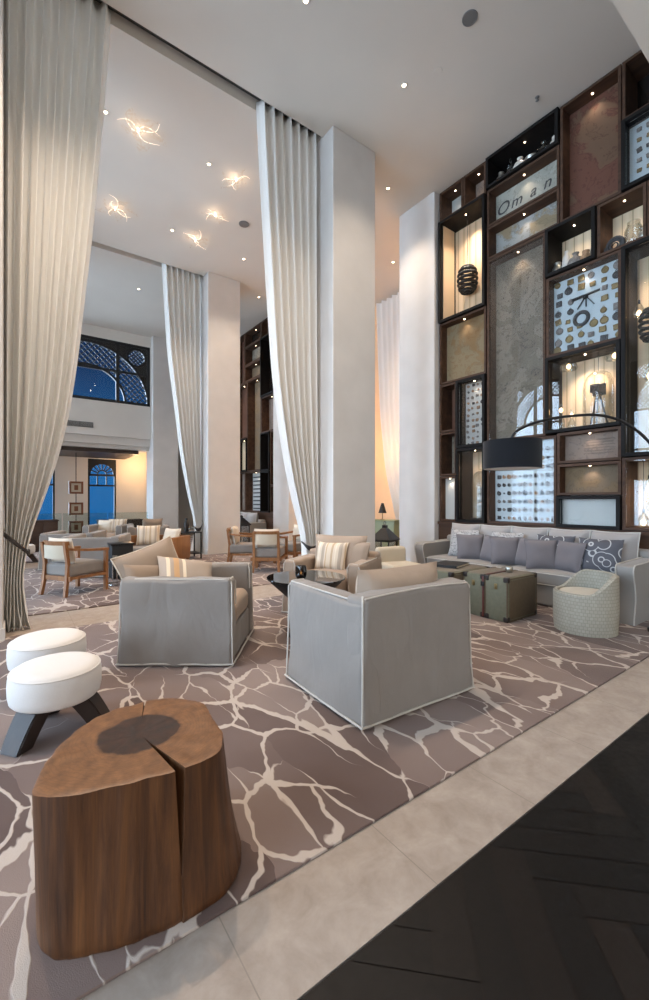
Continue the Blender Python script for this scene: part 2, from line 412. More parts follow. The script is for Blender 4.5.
class MB:
    def __init__(s): s.bm = bmesh.new()
    def quadgrid(s, rows, closed=False, mi=0):
        vs = [[s.bm.verts.new(p) for p in r] for r in rows]
        n = len(vs[0])
        for i in range(len(vs) - 1):
            for j in range(n if closed else n - 1):
                k = (j + 1) % n
                try:
                    f = s.bm.faces.new((vs[i][j], vs[i][k], vs[i + 1][k], vs[i + 1][j])); f.material_index = mi
                except ValueError: pass
        return vs
    def face(s, pts, mi=0):
        f = s.bm.faces.new([s.bm.verts.new(p) for p in pts]); f.material_index = mi; return f
    def box(s, c, size, rot=None, mi=0, bev=0):
        c = Vector(c); hx, hy, hz = (x / 2 for x in size)
        m = Matrix.Identity(3)
        if rot is not None: m = (rot if isinstance(rot, Matrix) else Euler(rot).to_matrix())
        vs = [s.bm.verts.new(c + m @ Vector((x * hx, y * hy, z * hz))) for x in (-1, 1) for y in (-1, 1) for z in (-1, 1)]
        fs = []
        for q in ((0, 1, 3, 2), (4, 6, 7, 5), (0, 4, 5, 1), (2, 3, 7, 6), (0, 2, 6, 4), (1, 5, 7, 3)):
            f = s.bm.faces.new([vs[i] for i in q]); f.material_index = mi; fs.append(f)
        if bev:
            es = list({e for f in fs for e in f.edges})
            bmesh.ops.bevel(s.bm, geom=es, offset=bev, segments=2, affect='EDGES', profile=.5)
        return s
    def bar(s, a, b, w, h=None, up=(0, 0, 1)):
        a, b = Vector(a), Vector(b); d = (b - a); ln = d.length; d.normalize()
        u = Vector(up).cross(d)
        if u.length < 1e-4: u = Vector((1, 0, 0)).cross(d)
        u.normalize(); v = d.cross(u)
        m = Matrix((u, v, d)).transposed()
        return s.box((a + b) / 2, (w, h or w, ln), m)
    def tube(s, pts, r, n=10, closed=False, cap=True):
        pts = [Vector(p) for p in pts]; rs = r if isinstance(r, (list, tuple)) else [r] * len(pts)
        rings = []; u = None
        for i, p in enumerate(pts):
            a = pts[i - 1] if (i or closed) else p; b = pts[(i + 1) % len(pts)] if (i < len(pts) - 1 or closed) else p
            d = (b - a).normalized()
            if u is None: u, v = frame_from(d)
            u = (u - d * u.dot(d))
            if u.length < 1e-6: u, v = frame_from(d)
            u.normalize(); v = d.cross(u)
            rings.append([p + (u * math.cos(2 * PI * k / n) + v * math.sin(2 * PI * k / n)) * rs[i] for k in range(n)])
        if closed: rings.append(rings[0])
        vs = s.quadgrid(rings, True)
        if cap and not closed:
            for e in (vs[0], vs[-1]):
                try: s.bm.faces.new(e)
                except ValueError: pass
        return s
    def lathe(s, prof, n=28, c=(0, 0, 0), cap=True, sx=1, sy=1, mi=0, axis=None):
        c = Vector(c); rows = []
        for r, z in prof:
            row = []
            for k in range(n):
                p = Vector((r * sx * math.cos(2 * PI * k / n), r * sy * math.sin(2 * PI * k / n), z))
                if axis is not None: p = axis @ p
                row.append(c + p)
            rows.append(row)
        vs = s.quadgrid(rows, True, mi)
        if cap:
            for e in (vs[0], vs[-1]):
                try:
                    f = s.bm.faces.new(e); f.material_index = mi
                except ValueError: pass
        return s
    def prism(s, poly, z0, z1, fn=None):
        fn = fn or (lambda p: p)
        a = [s.bm.verts.new(fn(Vector((x, y, z0)))) for x, y in poly]; b = [s.bm.verts.new(fn(Vector((x, y, z1)))) for x, y in poly]
        s.bm.faces.new(a[::-1]); s.bm.faces.new(b)
        for i in range(len(poly)):
            j = (i + 1) % len(poly); s.bm.faces.new((a[i], a[j], b[j], b[i]))
        return s
    def rbox(s, c, size, r=.04, seg=4, fn=None, inner=4):
        """rounded soft box; fn deforms local points"""
        c = Vector(c); h = Vector(size) / 2; r = min(r, min(h) * .98)
        def axis(hh):
            e = [hh - r + r * math.tan(PI / 4 * k / seg) for k in range(seg + 1)]
            mid = [(-1 + 2 * k / (inner + 1)) * (hh - r) for k in range(1, inner + 1)]
            return [-x for x in e[::-1]] + mid + e
        ax = [axis(h[i]) for i in range(3)]
        tmp = bmesh.new()
        for i in range(3):
            j, k = (i + 1) % 3, (i + 2) % 3
            for sg in (-1, 1):
                rows = []
                for a in ax[j]:
                    row = []
                    for b in ax[k]:
                        p = Vector((0, 0, 0)); p[i] = sg * h[i]; p[j] = a; p[k] = b
                        q = Vector([max(-(h[t] - r), min(h[t] - r, p[t])) for t in range(3)])
                        d = p - q; p = q + d.normalized() * r
                        row.append(tmp.verts.new(p))
                    rows.append(row)
                for a in range(len(rows) - 1):
                    for b in range(len(rows[0]) - 1):
                        q = (rows[a][b], rows[a + 1][b], rows[a + 1][b + 1], rows[a][b + 1])
                        tmp.faces.new(q if sg > 0 else q[::-1])
        bmesh.ops.remove_doubles(tmp, verts=tmp.verts, dist=1e-5)
        mp = {}
        for v in tmp.verts:
            p = v.co.copy()
            if fn: p = fn(p)
            mp[v] = s.bm.verts.new(c + p)
        for f in tmp.faces:
            try: s.bm.faces.new([mp[v] for v in f.verts])
            except ValueError: pass
        tmp.free(); return s
    def pillow(s, w, h, t, n=14, pinch=.07, fn=None, seed=0):
        """pillow standing in XZ, thickness along Y, bottom edge at z=0"""
        for sg in (-1, 1):
            rows = []
            for i in range(n + 1):
                row = []
                for j in range(n + 1):
                    u = -1 + 2 * i / n; v = -1 + 2 * j / n
                    x = u * w / 2 * (1 - pinch * (1 - v * v)); z = v * h / 2 * (1 - pinch * (1 - u * u))
                    th = t / 2 * (max(0, (1 - u ** 4) * (1 - v ** 4)) ** .6)
                    wr = .012 * noise.noise(Vector((x * 7 + seed, z * 7, sg * 3 + seed))) * (th / (t / 2))
                    p = Vector((x, sg * th + wr, z + h / 2))
                    row.append(fn(p) if fn else p)
                rows.append(row)
            s.quadgrid(rows if sg < 0 else rows[::-1])
        bmesh.ops.remove_doubles(s.bm, verts=s.bm.verts, dist=1e-4)
        return s
    def pillow_edge(s, w, h, r=.006, n=12, pinch=.07):
        pts = []
        for side in range(4):
            for k in range(n):
                q = -1 + 2 * k / n
                u, v = [(q, -1), (1, q), (-q, 1), (-1, -q)][side]
                pts.append((u * w / 2 * (1 - pinch * (1 - v * v)), 0, v * h / 2 * (1 - pinch * (1 - u * u)) + h / 2))
        return s.tube(pts, r, 6, True)
    def build(s, name, mat, parent=None, smooth=True, mods=None, loc=None, rot=None):
        bmesh.ops.recalc_face_normals(s.bm, faces=s.bm.faces)
        me = bpy.data.meshes.new(name); s.bm.to_mesh(me); s.bm.free()
        for m in (mat if isinstance(mat, (list, tuple)) else [mat]): me.materials.append(m)
        if smooth:
            me.polygons.foreach_set('use_smooth', [True] * len(me.polygons))
            try: me.set_sharp_from_angle(angle=math.radians(38))
            except Exception: pass
        o = bpy.data.objects.new(name, me); COL.objects.link(o)
        if parent is not None: o.parent = parent
        if loc is not None: o.location = loc
        if rot is not None: o.rotation_euler = rot
        return o

def struct(name, mb, mat, smooth=False):
    o = mb.build(name, mat, None, smooth); o['kind'] = 'structure'; return o

def wob(amp, fr, seed=0):
    def f(p):
        q = p * fr + Vector((seed, seed * 1.3, seed * .7))
        return p + Vector((noise.noise(q), noise.noise(q + Vector((9, 0, 0))), noise.noise(q + Vector((0, 9, 0))))) * amp
    return f

def spot(name, loc, target, power, color=(255, 233, 210), angle=70, blend=.8, size=.03):
    l = bpy.data.lights.new(name, 'SPOT'); l.energy = power; l.color = lin(color); l.spot_size = math.radians(angle); l.spot_blend = blend
    l.shadow_soft_size = size
    o = bpy.data.objects.new(name, l); COL.objects.link(o); o.location = loc
    o.rotation_euler = (Vector(target) - Vector(loc)).to_track_quat('-Z', 'Y').to_euler()
    return o

def point(name, loc, power, color=(255, 214, 170), size=.05):
    l = bpy.data.lights.new(name, 'POINT'); l.energy = power; l.color = lin(color); l.shadow_soft_size = size
    o = bpy.data.objects.new(name, l); COL.objects.link(o); o.location = loc
    return o

# ------------------------------------------------------------------ camera, world
H = 1.3
cam = bpy.data.cameras.new('camera'); co = bpy.data.objects.new('camera', cam); COL.objects.link(co)
cam.sensor_fit = 'AUTO'; cam.sensor_width = 36; cam.lens = 36 * .427; cam.clip_start = .05
co.location = (0, 0, H); fw = Vector((.590, .8074, 0)).normalized()
co.rotation_euler = fw.to_track_quat('-Z', 'Y').to_euler()
SC.camera = co
vs = SC.view_settings; vs.view_transform = 'Standard'; vs.look = 'None'; vs.gamma = 1; vs.exposure = EXPOSURE
try: vs.use_curve_mapping = False
except Exception: pass

w = bpy.data.worlds.new('dusk_sky'); SC.world = w; w.use_nodes = True
nt = w.node_tree; nt.nodes.clear()
out = nt.nodes.new('ShaderNodeOutputWorld'); bg = nt.nodes.new('ShaderNodeBackground')
tc = nt.nodes.new('ShaderNodeTexCoord'); sx = nt.nodes.new('ShaderNodeSeparateXYZ'); L(nt, tc.outputs['Generated'], sx.inputs[0])
# bright evening sky in the west (-X), deep blue dusk to the north (+Y)
west = math_node(nt, 'MULTIPLY', sx.outputs[0], -1)
f = nt.nodes.new('ShaderNodeMapRange'); f.inputs['From Min'].default_value = .12; f.inputs['From Max'].default_value = .45; L(nt, west, f.inputs['Value'])
fz = nt.nodes.new('ShaderNodeMapRange'); fz.inputs['From Min'].default_value = .06; fz.inputs['From Max'].default_value = .28; L(nt, sx.outputs[2], fz.inputs['Value'])
north = mixc(nt, fz.outputs[0], lin((26, 92, 150)), lin((10, 38, 74)))
sky = mixc(nt, f.outputs[0], north, tuple(x * SKY for x in lin((182, 207, 232))))
fs = nt.nodes.new('ShaderNodeMapRange'); fs.inputs['From Min'].default_value = .1; fs.inputs['From Max'].default_value = .6
L(nt, math_node(nt, 'MULTIPLY', sx.outputs[1], -1), fs.inputs['Value'])
sky = mixc(nt, fs.outputs[0], sky, tuple(x * SKYS for x in lin((240, 226, 208))))
L(nt, sky, bg.inputs[0]); bg.inputs[1].default_value = 1
L(nt, bg.outputs[0], out.inputs[0])

# ------------------------------------------------------------------ shell
ZC = 6.72            # ceiling height
XL, XR = -6.7, 9.6   # west and east walls
YB, YN = -3.0, 18.6  # south and north ends
YE = 17.5             # end wall of the far bay
mb = MB(); mb.box(((XL + XR) / 2, (.94 + YN) / 2, -.1), (XR - XL, YN - .94, .2)); struct('floor', mb, M['stone'])

# dark herringbone parquet of the passage
mb = MB()
bw, bl = .12, .72
ux, uy = Vector((.7071, .7071, 0)), Vector((-.7071, .7071, 0))
def clip_poly(poly, y1):
    outp = []
    for i in range(len(poly)):
        a, b = poly[i], poly[(i + 1) % len(poly)]
        if a.y <= y1: outp.append(a)
        if (a.y <= y1) != (b.y <= y1): outp.append(a + (b - a) * ((y1 - a.y) / (b.y - a.y)))
    return outp
g = .0022
for i in range(-90, 90):
    for j in range(-8, 9):
        o0 = Vector((i * bw + j * (bl + bl), i * bw, 0))
        for hv in (0, 1):
            if hv == 0: a = (o0.x, o0.y, o0.x + bl, o0.y + bw)
            else: a = (o0.x + bl, o0.y - bl + bw, o0.x + bl + bw, o0.y + bw)
            p = [Vector((x, y, 0)) for x, y in ((a[0] + g, a[1] + g), (a[2] - g, a[1] + g), (a[2] - g, a[3] - g), (a[0] + g, a[3] - g))]
            p = [ux * q.x + uy * q.y for q in p]
            if max(q.x for q in p) < -1.2 or min(q.x for q in p) > 6.4 or max(q.y for q in p) < -1.1 or min(q.y for q in p) > .93: continue
            p = clip_poly(p, .93)
            if len(p) >= 3: mb.face([q + Vector((0, 0, .001)) for q in p])
mb.box((1.5, (YB + .935) / 2, -.101), (XR - XL, .935 - YB, .2))
struct('floor_parquet', mb, M['parquet'])

# ceiling of the hall with two curtain slots, and the lower ceiling of the passage
mb = MB()
def slab(x0, x1, y0, y1, z0, z1): mb.box(((x0 + x1) / 2, (y0 + y1) / 2, (z0 + z1) / 2), (x1 - x0, y1 - y0, z1 - z0))
slots = [(5.17, 5.36), (10.08, 10.27)]
ys = 1.27
for a, b in slots:
    slab(XL, XR, ys, a, ZC, ZC + .3); slab(XL, -.1, a, b, ZC, ZC + .3); slab(3.74, XR, a, b, ZC, ZC + .3); ys = b
slab(XL, XR, ys, 15.55, ZC, ZC + .3); slab(XL, XR, 15.3, YE + .3, 3.4, 3.6); slab(-.93, -.1, 15.3, 15.55, 3.4, ZC); slab(3.74, 6.3, 15.3, 15.55, 3.4, ZC)
struct('ceiling', mb, M['ceil'])
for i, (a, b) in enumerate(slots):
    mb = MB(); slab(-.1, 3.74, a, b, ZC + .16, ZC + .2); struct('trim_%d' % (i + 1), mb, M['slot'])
mb = MB(); slab(XL, XR, YB, 1.27, 4.92, 5.2); slab(XL, XR, 1.17, 1.27, 5.2, ZC + .3); struct('ceiling_passage', mb, M['ceil'])

# columns
def column(name, x0, x1, y0, y1):
    mb = MB(); mb.box(((x0 + x1) / 2, (y0 + y1) / 2, ZC / 2), (x1 - x0, y1 - y0, ZC), bev=.012)
    mb.box(((x0 + x1) / 2, (y0 + y1) / 2, .06), (x1 - x0 + .03, y1 - y0 + .03, .12))
    struct(name, mb, M['column'])
n = 0
for y0 in (4.91, 9.80, 14.7):
    for x0 in (-.93, 3.74):
        column('column' + ('' if n == 0 else '.%03d' % n), x0 + (.03 if x0 < 0 else 0), x0 + .83 + (.03 if x0 < 0 else 0), y0, y0 + .84); n += 1
    column('column.%03d' % n, 5.97, 6.8, y0, y0 + .84); n += 1

# east wall behind the shelving, with the open alcove between the pilasters
mb = MB(); slab(6.52, 6.7, -3, 4.95, 0, ZC); slab(6.52, 6.7, 10.6, 14.75, 0, ZC); slab(6.1, 6.3, 15.5, YN - .8, 0, 3.4)
struct('wall_right', mb, M['wall'])
mb = MB(); slab(6.7, XR, 5.62, 5.75, 0, ZC); slab(6.7, XR, 9.8, 9.95, 0, ZC); slab(9.1, 9.3, 5.7, 9.8, 0, ZC)
struct('wall_alcove', mb, M['wall_warm'])
# unseen south wall; its glazed doors are added to light camera-facing sides
sw = [(-6.2, -2.4), (-1.9, 1.9), (2.4, 6.2)]
mb = MB(); prev = XL
for a, b in sw: slab(prev, a, YB - .2, YB, 0, 5.0); slab(a, b, YB - .2, YB, 4.6, 5.0); prev = b
slab(prev, XR, YB - .2, YB, 0, 5.0); struct('wall_back', mb, M['wall'])

# ---- windows with pierced arches -------------------------------------------------
def lattice(mb, fn, cu, cz, inside, u0, u1, z0, z1, step=.17, w=.026, t=.03):
    """diagonal bars kept where inside(u, z)"""
    for sgn in (1, -1):
        k = math.floor((u0 - (z1 if sgn > 0 else -z0)) / step) - 1
        cmin, cmax = (u0 - z1, u1 - z0) if sgn > 0 else (u0 + z0, u1 + z1)
        c = math.floor(cmin / step) * step
        while c < cmax:
            seg = None; z = z0; ds = .03
            while z <= z1 + ds:
                u = c + sgn * z
                ok = u0 < u < u1 and z < z1 and inside(u, z)
                if ok and seg is None: seg = (u, z)
                if not ok and seg is not None:
                    e = (c + sgn * (z - ds), z - ds)
                    if e[1] - seg[1] > .03:
                        a, b = fn(*seg), fn(*e); mb.bar(a, b, w, t, up=fn(0, 0, 1) - fn(0, 0, 0))
                    seg = None
                z += ds
            c += step

def arch_strip(mb, fn, cu, cz, r0, r1, t, a0=0, a1=PI, n=36):
    rows = []
    for k in range(n + 1):
        a = a0 + (a1 - a0) * k / n; ca, sa = math.cos(a), math.sin(a)
        rows.append([fn(cu + r0 * ca, cz + r0 * sa, -t / 2), fn(cu + r1 * ca, cz + r1 * sa, -t / 2), fn(cu + r1 * ca, cz + r1 * sa, t / 2), fn(cu + r0 * ca, cz + r0 * sa, t / 2)])
    mb.quadgrid(rows, True)

def rect_bar(mb, fn, u0, u1, z0, z1, t):
    pts = [fn(u, z, d) for u in (u0, u1) for z in (z0, z1) for d in (-t / 2, t / 2)]
    v = [mb.bm.verts.new(p) for p in pts]
    for q in ((0, 1, 3, 2), (4, 6, 7, 5), (0, 4, 5, 1), (2, 3, 7, 6), (0, 2, 6, 4), (1, 5, 7, 3)): mb.bm.faces.new([v[i] for i in q])

def spandrel(mb, fn, cu, cz, r, u0, u1, z1, t, holes=(), n=40):
    """panel above an arch, kept out of round holes"""
    st = .05; u = u0
    while u < u1 - 1e-6:
        ue = min(u + st, u1); uc = (u + ue) / 2
        zb = cz + math.sqrt(max(0, r * r - (uc - cu) ** 2))
        spans = [(zb, z1)]
        for hu, hz, hr in holes:
            if abs(uc - hu) < hr:
                dz = math.sqrt(hr * hr - (uc - hu) ** 2); new = []
                for a, b in spans:
                    if b <= hz - dz or a >= hz + dz: new.append((a, b)); continue
                    if a < hz - dz: new.append((a, hz - dz))
                    if b > hz + dz: new.append((hz + dz, b))
                spans = new
        for a, b in spans:
            if b - a > .005: rect_bar(mb, fn, u, ue, a, b, t)
        u = ue

def big_window(idx, fn, u0, u1, z0, z1, cz, ro, ri, transoms=(), mull=(), clear=False):
    root = bpy.data.objects.new('window_%d' % idx, None); COL.objects.link(root); root['kind'] = 'structure'
    cu = (u0 + u1) / 2; W = (u1 - u0)
    fr = MB(); f_ = .09
    for a, b, c, d in ((u0, u0 + f_, z0, z1), (u1 - f_, u1, z0, z1), (u0, u1, z0, z0 + f_), (u0, u1, z1 - f_, z1)): rect_bar(fr, fn, a, b, c, d, .12)
    for m_ in mull: rect_bar(fr, fn, m_ - .05, m_ + .05, z0, z1, .10)
    for z in transoms: rect_bar(fr, fn, u0, u1, z - .035, z + .035, .09)
    arch_strip(fr, fn, cu, cz, ro - .05, ro + .02, .11); arch_strip(fr, fn, cu, cz, ri - .05, ri + .01, .11)
    rd = .27; hz = z1 - .42; holes = [(u0 + .42, hz, rd), (u1 - .42, hz, rd)] if not clear else []
    for hu, hz_, hr in holes: arch_strip(fr, fn, hu, hz_, hr - .02, hr + .04, .11, 0, 2 * PI)
    o = fr.build('window_frame', M['winframe'], root, False); o['kind'] = 'structure'
    if not clear:
        sp = MB(); spandrel(sp, fn, cu, cz, ro, u0 + f_, u1 - f_, z1 - f_, .05, holes)
        sp.build('spandrel_panel', M['winframe'], root, False)
    la = MB()
    lattice(la, fn, cu, cz, lambda u, z: ri < math.hypot(u - cu, z - cz) < ro and z > cz - .0, u0, u1, cz, z1)
    for h in holes: lattice(la, fn, 0, 0, lambda u, z, h=h: math.hypot(u - h[0], z - h[1]) < h[2], h[0] - h[2], h[0] + h[2], h[1] - h[2], h[1] + h[2], .13)
    la.build('lattice', M['winframe'], root, False)
    gl = MB(); p = [fn(u0 + .02, z0 + .02, -.03), fn(u1 - .02, z0 + .02, -.03), fn(u1 - .02, z1 - .02, -.03), fn(u0 + .02, z1 - .02, -.03)]
    gl.face(p); gl.build('glass_pane', M['glass'], root, False)
    return root

# west wall: tall arched windows which light the hall
ww = [(-2.6, 1.2), (2.45, 6.25), (7.4, 11.2), (12.3, 16.1)]
mb = MB(); prev = YB
for a, b in ww:
    slab(XL - .35, XL, prev, a, 0, ZC + .3); slab(XL - .35, XL, a, b, 0, .25); slab(XL - .35, XL, a, b, 6.55, ZC + .3); prev = b
slab(XL - .35, XL, prev, YN, 0, ZC + .3)
struct('wall_left', mb, M['wall'])
fnW = lambda u, z, d=0: Vector((XL - .15 - d, u, z))
for i, (a, b) in enumerate(ww):
    big_window(i + 1, fnW, a, b, .25, 6.55, 4.75, 1.78, 1.15, (4.7, 3.2), (a + 1.25, b - 1.25), clear=False)
    # a sky portal: gives no light of its own, only guides sampling of the daylight through the opening
    l = bpy.data.lights.new('window_portal', 'AREA'); l.shape = 'RECTANGLE'; l.size = 6.3; l.size_y = b - a
    l.cycles.is_portal = True
    po = bpy.data.objects.new('window_portal', l); COL.objects.link(po); po.location = (XL - .3, (a + b) / 2, 3.4)
    po.rotation_euler = (0, -PI / 2, 0)

for i, (a, b) in enumerate(sw):  # frames, panes and portals of the added south glazing
    root = bpy.data.objects.new('window_%d' % (9 + i), None); COL.objects.link(root); root['kind'] = 'structure'
    fnS = lambda u, z, d=0: Vector((u, YB - .1 - d, z)); fr = MB()
    for q in ((a, a + .08, 0, 4.6), (b - .08, b, 0, 4.6), (a, b, 4.52, 4.6), (a, b, 0, .1), (a, b, 2.9, 2.98), ((a + b) / 2 - .04, (a + b) / 2 + .04, 0, 4.6)): rect_bar(fr, fnS, *q, .1)
    fr.build('window_frame', M['winframe'], root, False)
    gl = MB(); gl.face([fnS(a, .05), fnS(b, .05), fnS(b, 4.58), fnS(a, 4.58)]); gl.build('glass_pane', M['glass'], root, False)
    l = bpy.data.lights.new('window_portal', 'AREA'); l.shape = 'RECTANGLE'; l.size = b - a; l.size_y = 4.5; l.cycles.is_portal = True
    po = bpy.data.objects.new('window_portal', l); COL.objects.link(po); po.location = ((a + b) / 2, YB - .18, 2.3); po.rotation_euler = (PI / 2, 0, 0)

# north end: upper wall with the wide pierced window above an open bay
mb = MB(); y0, y1 = 14.92, 15.3
slab(-.1, 3.74, y0, y1, 6.37, ZC); slab(-.1, 3.74, y0, y1, 3.32, 4.40); slab(-.1, 0, y0, y1, 4.4, 6.37); slab(3.70, 3.74, y0, y1, 4.4, 6.37)
slab(-.1, 3.74, y0 + .12, y1 + .3, 3.08, 3.32); slab(-.1, 3.74, y0 + .26, y1 + .5, 2.96, 3.08)
struct('wall_far', mb, M['wall'])
fnN = lambda u, z, d=0: Vector((u, 14.98 + d, z))
big_window(5, fnN, 0, 3.70, 4.40, 6.37, 4.40, 1.83, 1.12, (5.42,), (.95, 2.72))
# end wall with arched windows under the low timber ceiling
YE = 17.5
aw = [(.24, 1.19), (2.20, 3.13)]
mb = MB(); prev = XL
for a, b in aw: slab(prev, a, YE, YE + .25, 0, 3.4); slab(a, b, YE, YE + .25, 2.80, 3.4); slab(a, b, YE, YE + .25, 0, .3); prev = b
slab(prev, 6.2, YE, YE + .25, 0, 3.4)
struct('wall_end', mb, M['wall'])
mb = MB(); slab(4.2, 4.4, 15.5, YE, 0, 3.4); struct('wall_side', mb, M['wall_warm'])
for i, (a, b) in enumerate(aw):
    fnE = lambda u, z, d=0: Vector((u, YE + .06 + d, z))
    root = bpy.data.objects.new('window_%d' % (6 + i), None); COL.objects.link(root); root['kind'] = 'structure'
    fr = MB(); cu = (a + b) / 2; r = (b - a) / 2 - .06; cz = 2.24
    for q in ((a, a + .06, .3, 2.8), (b - .06, b, .3, 2.8), (a, b, .3, .38), (a, b, 2.74, 2.8), (a, b, 2.18, 2.25), (a, b, 1.80, 1.86), (cu - .17, cu - .13, 1.8, 2.2), (cu + .13, cu + .17, 1.8, 2.2)): rect_bar(fr, fnE, *q, .08)
    arch_strip(fr, fnE, cu, cz, r - .03, r + .02, .08); arch_strip(fr, fnE, cu, cz, .13, .17, .08); spandrel(fr, fnE, cu, cz, r, a + .05, b - .05, 2.76, .06)
    for k in range(1, 8):
        an = PI * k / 8; fr.bar(fnE(cu + .15 * math.cos(an), cz + .15 * math.sin(an)), fnE(cu + r * math.cos(an), cz + r * math.sin(an)), .03, .04)
    fr.build('window_frame', M['winframe'], root, False)
    gl = MB(); gl.face([fnE(a + .02, .32, .03), fnE(b - .02, .32, .03), fnE(b - .02, 2.78, .03), fnE(a + .02, 2.78, .03)]); gl.build('glass_pane', M['glass'], root, False)
mb = MB(); slab(-.6, 3.42, 15.25, 17.45, 2.83, 2.95); struct('ceiling_timber', mb, M['ceilwood'])

# base panel under the shelves
mb = MB(); slab(6.08, 6.5, 1.0, 4.9, 0, .90); slab(6.05, 6.5, 1.0, 4.9, .875, .925); struct('trim_3', mb, M['darkwood'])
mb = MB(); slab(6.08, 6.5, 10.65, 14.7, 0, .90); slab(6.05, 6.5, 10.65, 14.7, .875, .925); struct('trim_4', mb, M['darkwood'])
# rugs
mb = MB(); mb.box((1.6, 3.14, .006), (8.9, 3.74, .012), bev=.004); tag(mb.build('rug', M['carpet'], None), 'taupe carpet with pale branching lines under the stump and near armchairs', 'rug')
mb = MB(); mb.box((1.6, 7.78, .006), (8.9, 3.94, .012), bev=.004); tag(mb.build('rug', M['carpet'], None), 'far carpet with pale branching lines beyond the first curtains, under the oak chairs', 'rug')
mb = MB(); mb.box((1.6, 12.7, .006), (8.9, 3.9, .012), bev=.004); tag(mb.build('rug', M['carpet'], None), 'most distant carpet, under the sofa below the distant shelf wall', 'rug')
RZ = .013

# ------------------------------------------------------------------ curtains
def interp(tab, z):
    tab = sorted(tab)
    if z <= tab[0][0]: return tab[0][1]
    for (z0, v0), (z1, v1) in zip(tab, tab[1:]):
        if z <= z1: return v0 + (v1 - v0) * (z - z0) / (z1 - z0)
    return tab[-1][1]

def smooth_tab(tab):
    return [(z, sum(interp(tab, z + d) for d in (-.3, -.15, 0, .15, .3)) / 5) for z in [i * .08 for i in range(85)]]

def curtain(label, left, right, depth, y0, npl, to_world, amp=(.05, .035), seed=0, cat='curtain', puddle=True, group=None):
    """left/right: tables z -> u; depth table z -> pleat depth; to_world(u, d, z)"""
    root = thing('curtain', label, cat, to_world((interp(left, 0) + interp(right, 0)) / 2, 0, 0), 0, group)
    o0 = Vector(root.location); mb = MB(); rows = []; zs = [.012 + (ZC + .1 - .012) * (k / 90) for k in range(91)]
    for z in zs:
        a, b = interp(left, z), interp(right, z); am = interp(depth, z); row = []; nn = npl * 12
        for j in range(nn + 1):
            u = j / nn; ph = 2 * PI * npl * u + .35 * noise.noise(Vector((u * 6, z * .35, seed)))
            k = .9 + .3 * noise.noise(Vector((u * 7, seed, z * .15)))
            d = am * k * 1.15 * (2 * abs(math.cos(ph / 2)) ** 2.4 - .9)
            uu = u + (.16 / npl) * math.sin(ph * 1.0) * .5
            x = a + (b - a) * uu
            if puddle and z < .25:
                q = (1 - z / .25) ** 2; d += -.05 * q * (.6 + noise.noise(Vector((u * 8, seed, 3)))); x += .05 * q * noise.noise(Vector((u * 7, 5, seed)))
            row.append(to_world(x, d, z) - o0)
        rows.append(row)
    mb.quadgrid(rows)
    ob = mb.build('drape', M['curtain'], root)
    md = ob.modifiers.new('thickness', 'SOLIDIFY'); md.thickness = .006
    return root

fC1 = lambda Y: (lambda u, d, z: Vector((u, Y + d, z)))
# first line, drawn to the west column
rt0 = smooth_tab([(6.85, .91), (5.63, .83), (4.13, .71), (3.47, .64), (2.75, .57), (2.05, .47), (1.46, .32), (.96, .16), (.82, .105), (.6, .085), (.3, .09), (.1, .12), (0, .17)])
lf0 = smooth_tab([(6.9, -.10), (2.2, -.085), (1.0, -.06), (.6, -.065), (.2, -.08), (0, -.11)])
dp0 = [(0, .07), (.8, .06), (1.2, .065), (3, .07), (6.8, .065)]
c = curtain('floor-length ivory curtain swept to the left column by a straight black tieback band', lf0, rt0, dp0, 5.27, 7, fC1(5.27), seed=1)
mb = MB(); rows = []
for k in range(25):
    t = k / 24; x = -.1 + .225 * t; zc = 1.0 - .22 * t; yy = 5.27 - .15 - .03 * math.sin(PI * t)
    rows.append([Vector((x, yy, zc - .022)), Vector((x, yy - .012, zc - .01)), Vector((x, yy - .012, zc + .018)), Vector((x, yy, zc + .03))])
rows += [[Vector((.13 + .015 * math.sin(PI * k / 10), 5.12 + .26 * k / 10, .768)) + Vector((0, 0, dz)) for dz in (-.02, -.01, .015, .026)] for k in range(1, 11)]
mb.quadgrid([[p - Vector(c.location) for p in r] for r in rows], True); mb.build('tieback', M['leather_black'], c)
mb = MB(); mb.lathe([(.004, -.02), (.03, -.015), (.03, .01), (.012, .015), (.012, .05), (.022, .055), (.001, .07)], 14, Vector((-.12, 5.12, 1.01)) - Vector(c.location), axis=Euler((0, PI / 2, 0)).to_matrix()); mb.build('tieback_hook', M['chrome'], c)

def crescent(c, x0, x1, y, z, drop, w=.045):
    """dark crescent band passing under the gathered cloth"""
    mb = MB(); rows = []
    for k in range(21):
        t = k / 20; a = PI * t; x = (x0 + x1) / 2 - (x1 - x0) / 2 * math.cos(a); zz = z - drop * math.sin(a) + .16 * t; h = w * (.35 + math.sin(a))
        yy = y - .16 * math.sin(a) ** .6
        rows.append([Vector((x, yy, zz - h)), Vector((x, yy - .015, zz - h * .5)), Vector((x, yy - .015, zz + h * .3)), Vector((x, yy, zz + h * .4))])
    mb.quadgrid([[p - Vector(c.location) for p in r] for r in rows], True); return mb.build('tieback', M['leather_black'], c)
def right_curtain(Y, label, tab, xr, seed, tie, npl=7):
    lf = smooth_tab(tab); rt = [(0, xr), (7, xr)]
    dp = [(0, .07), (tie, .06), (1.2, .07), (3, .065), (6.8, .06)]
    c = curtain(label, lf, rt, dp, Y, npl, fC1(Y), seed=seed)
    crescent(c, interp(lf, tie) - .03, xr, Y + .02, tie + .07, .16); return c
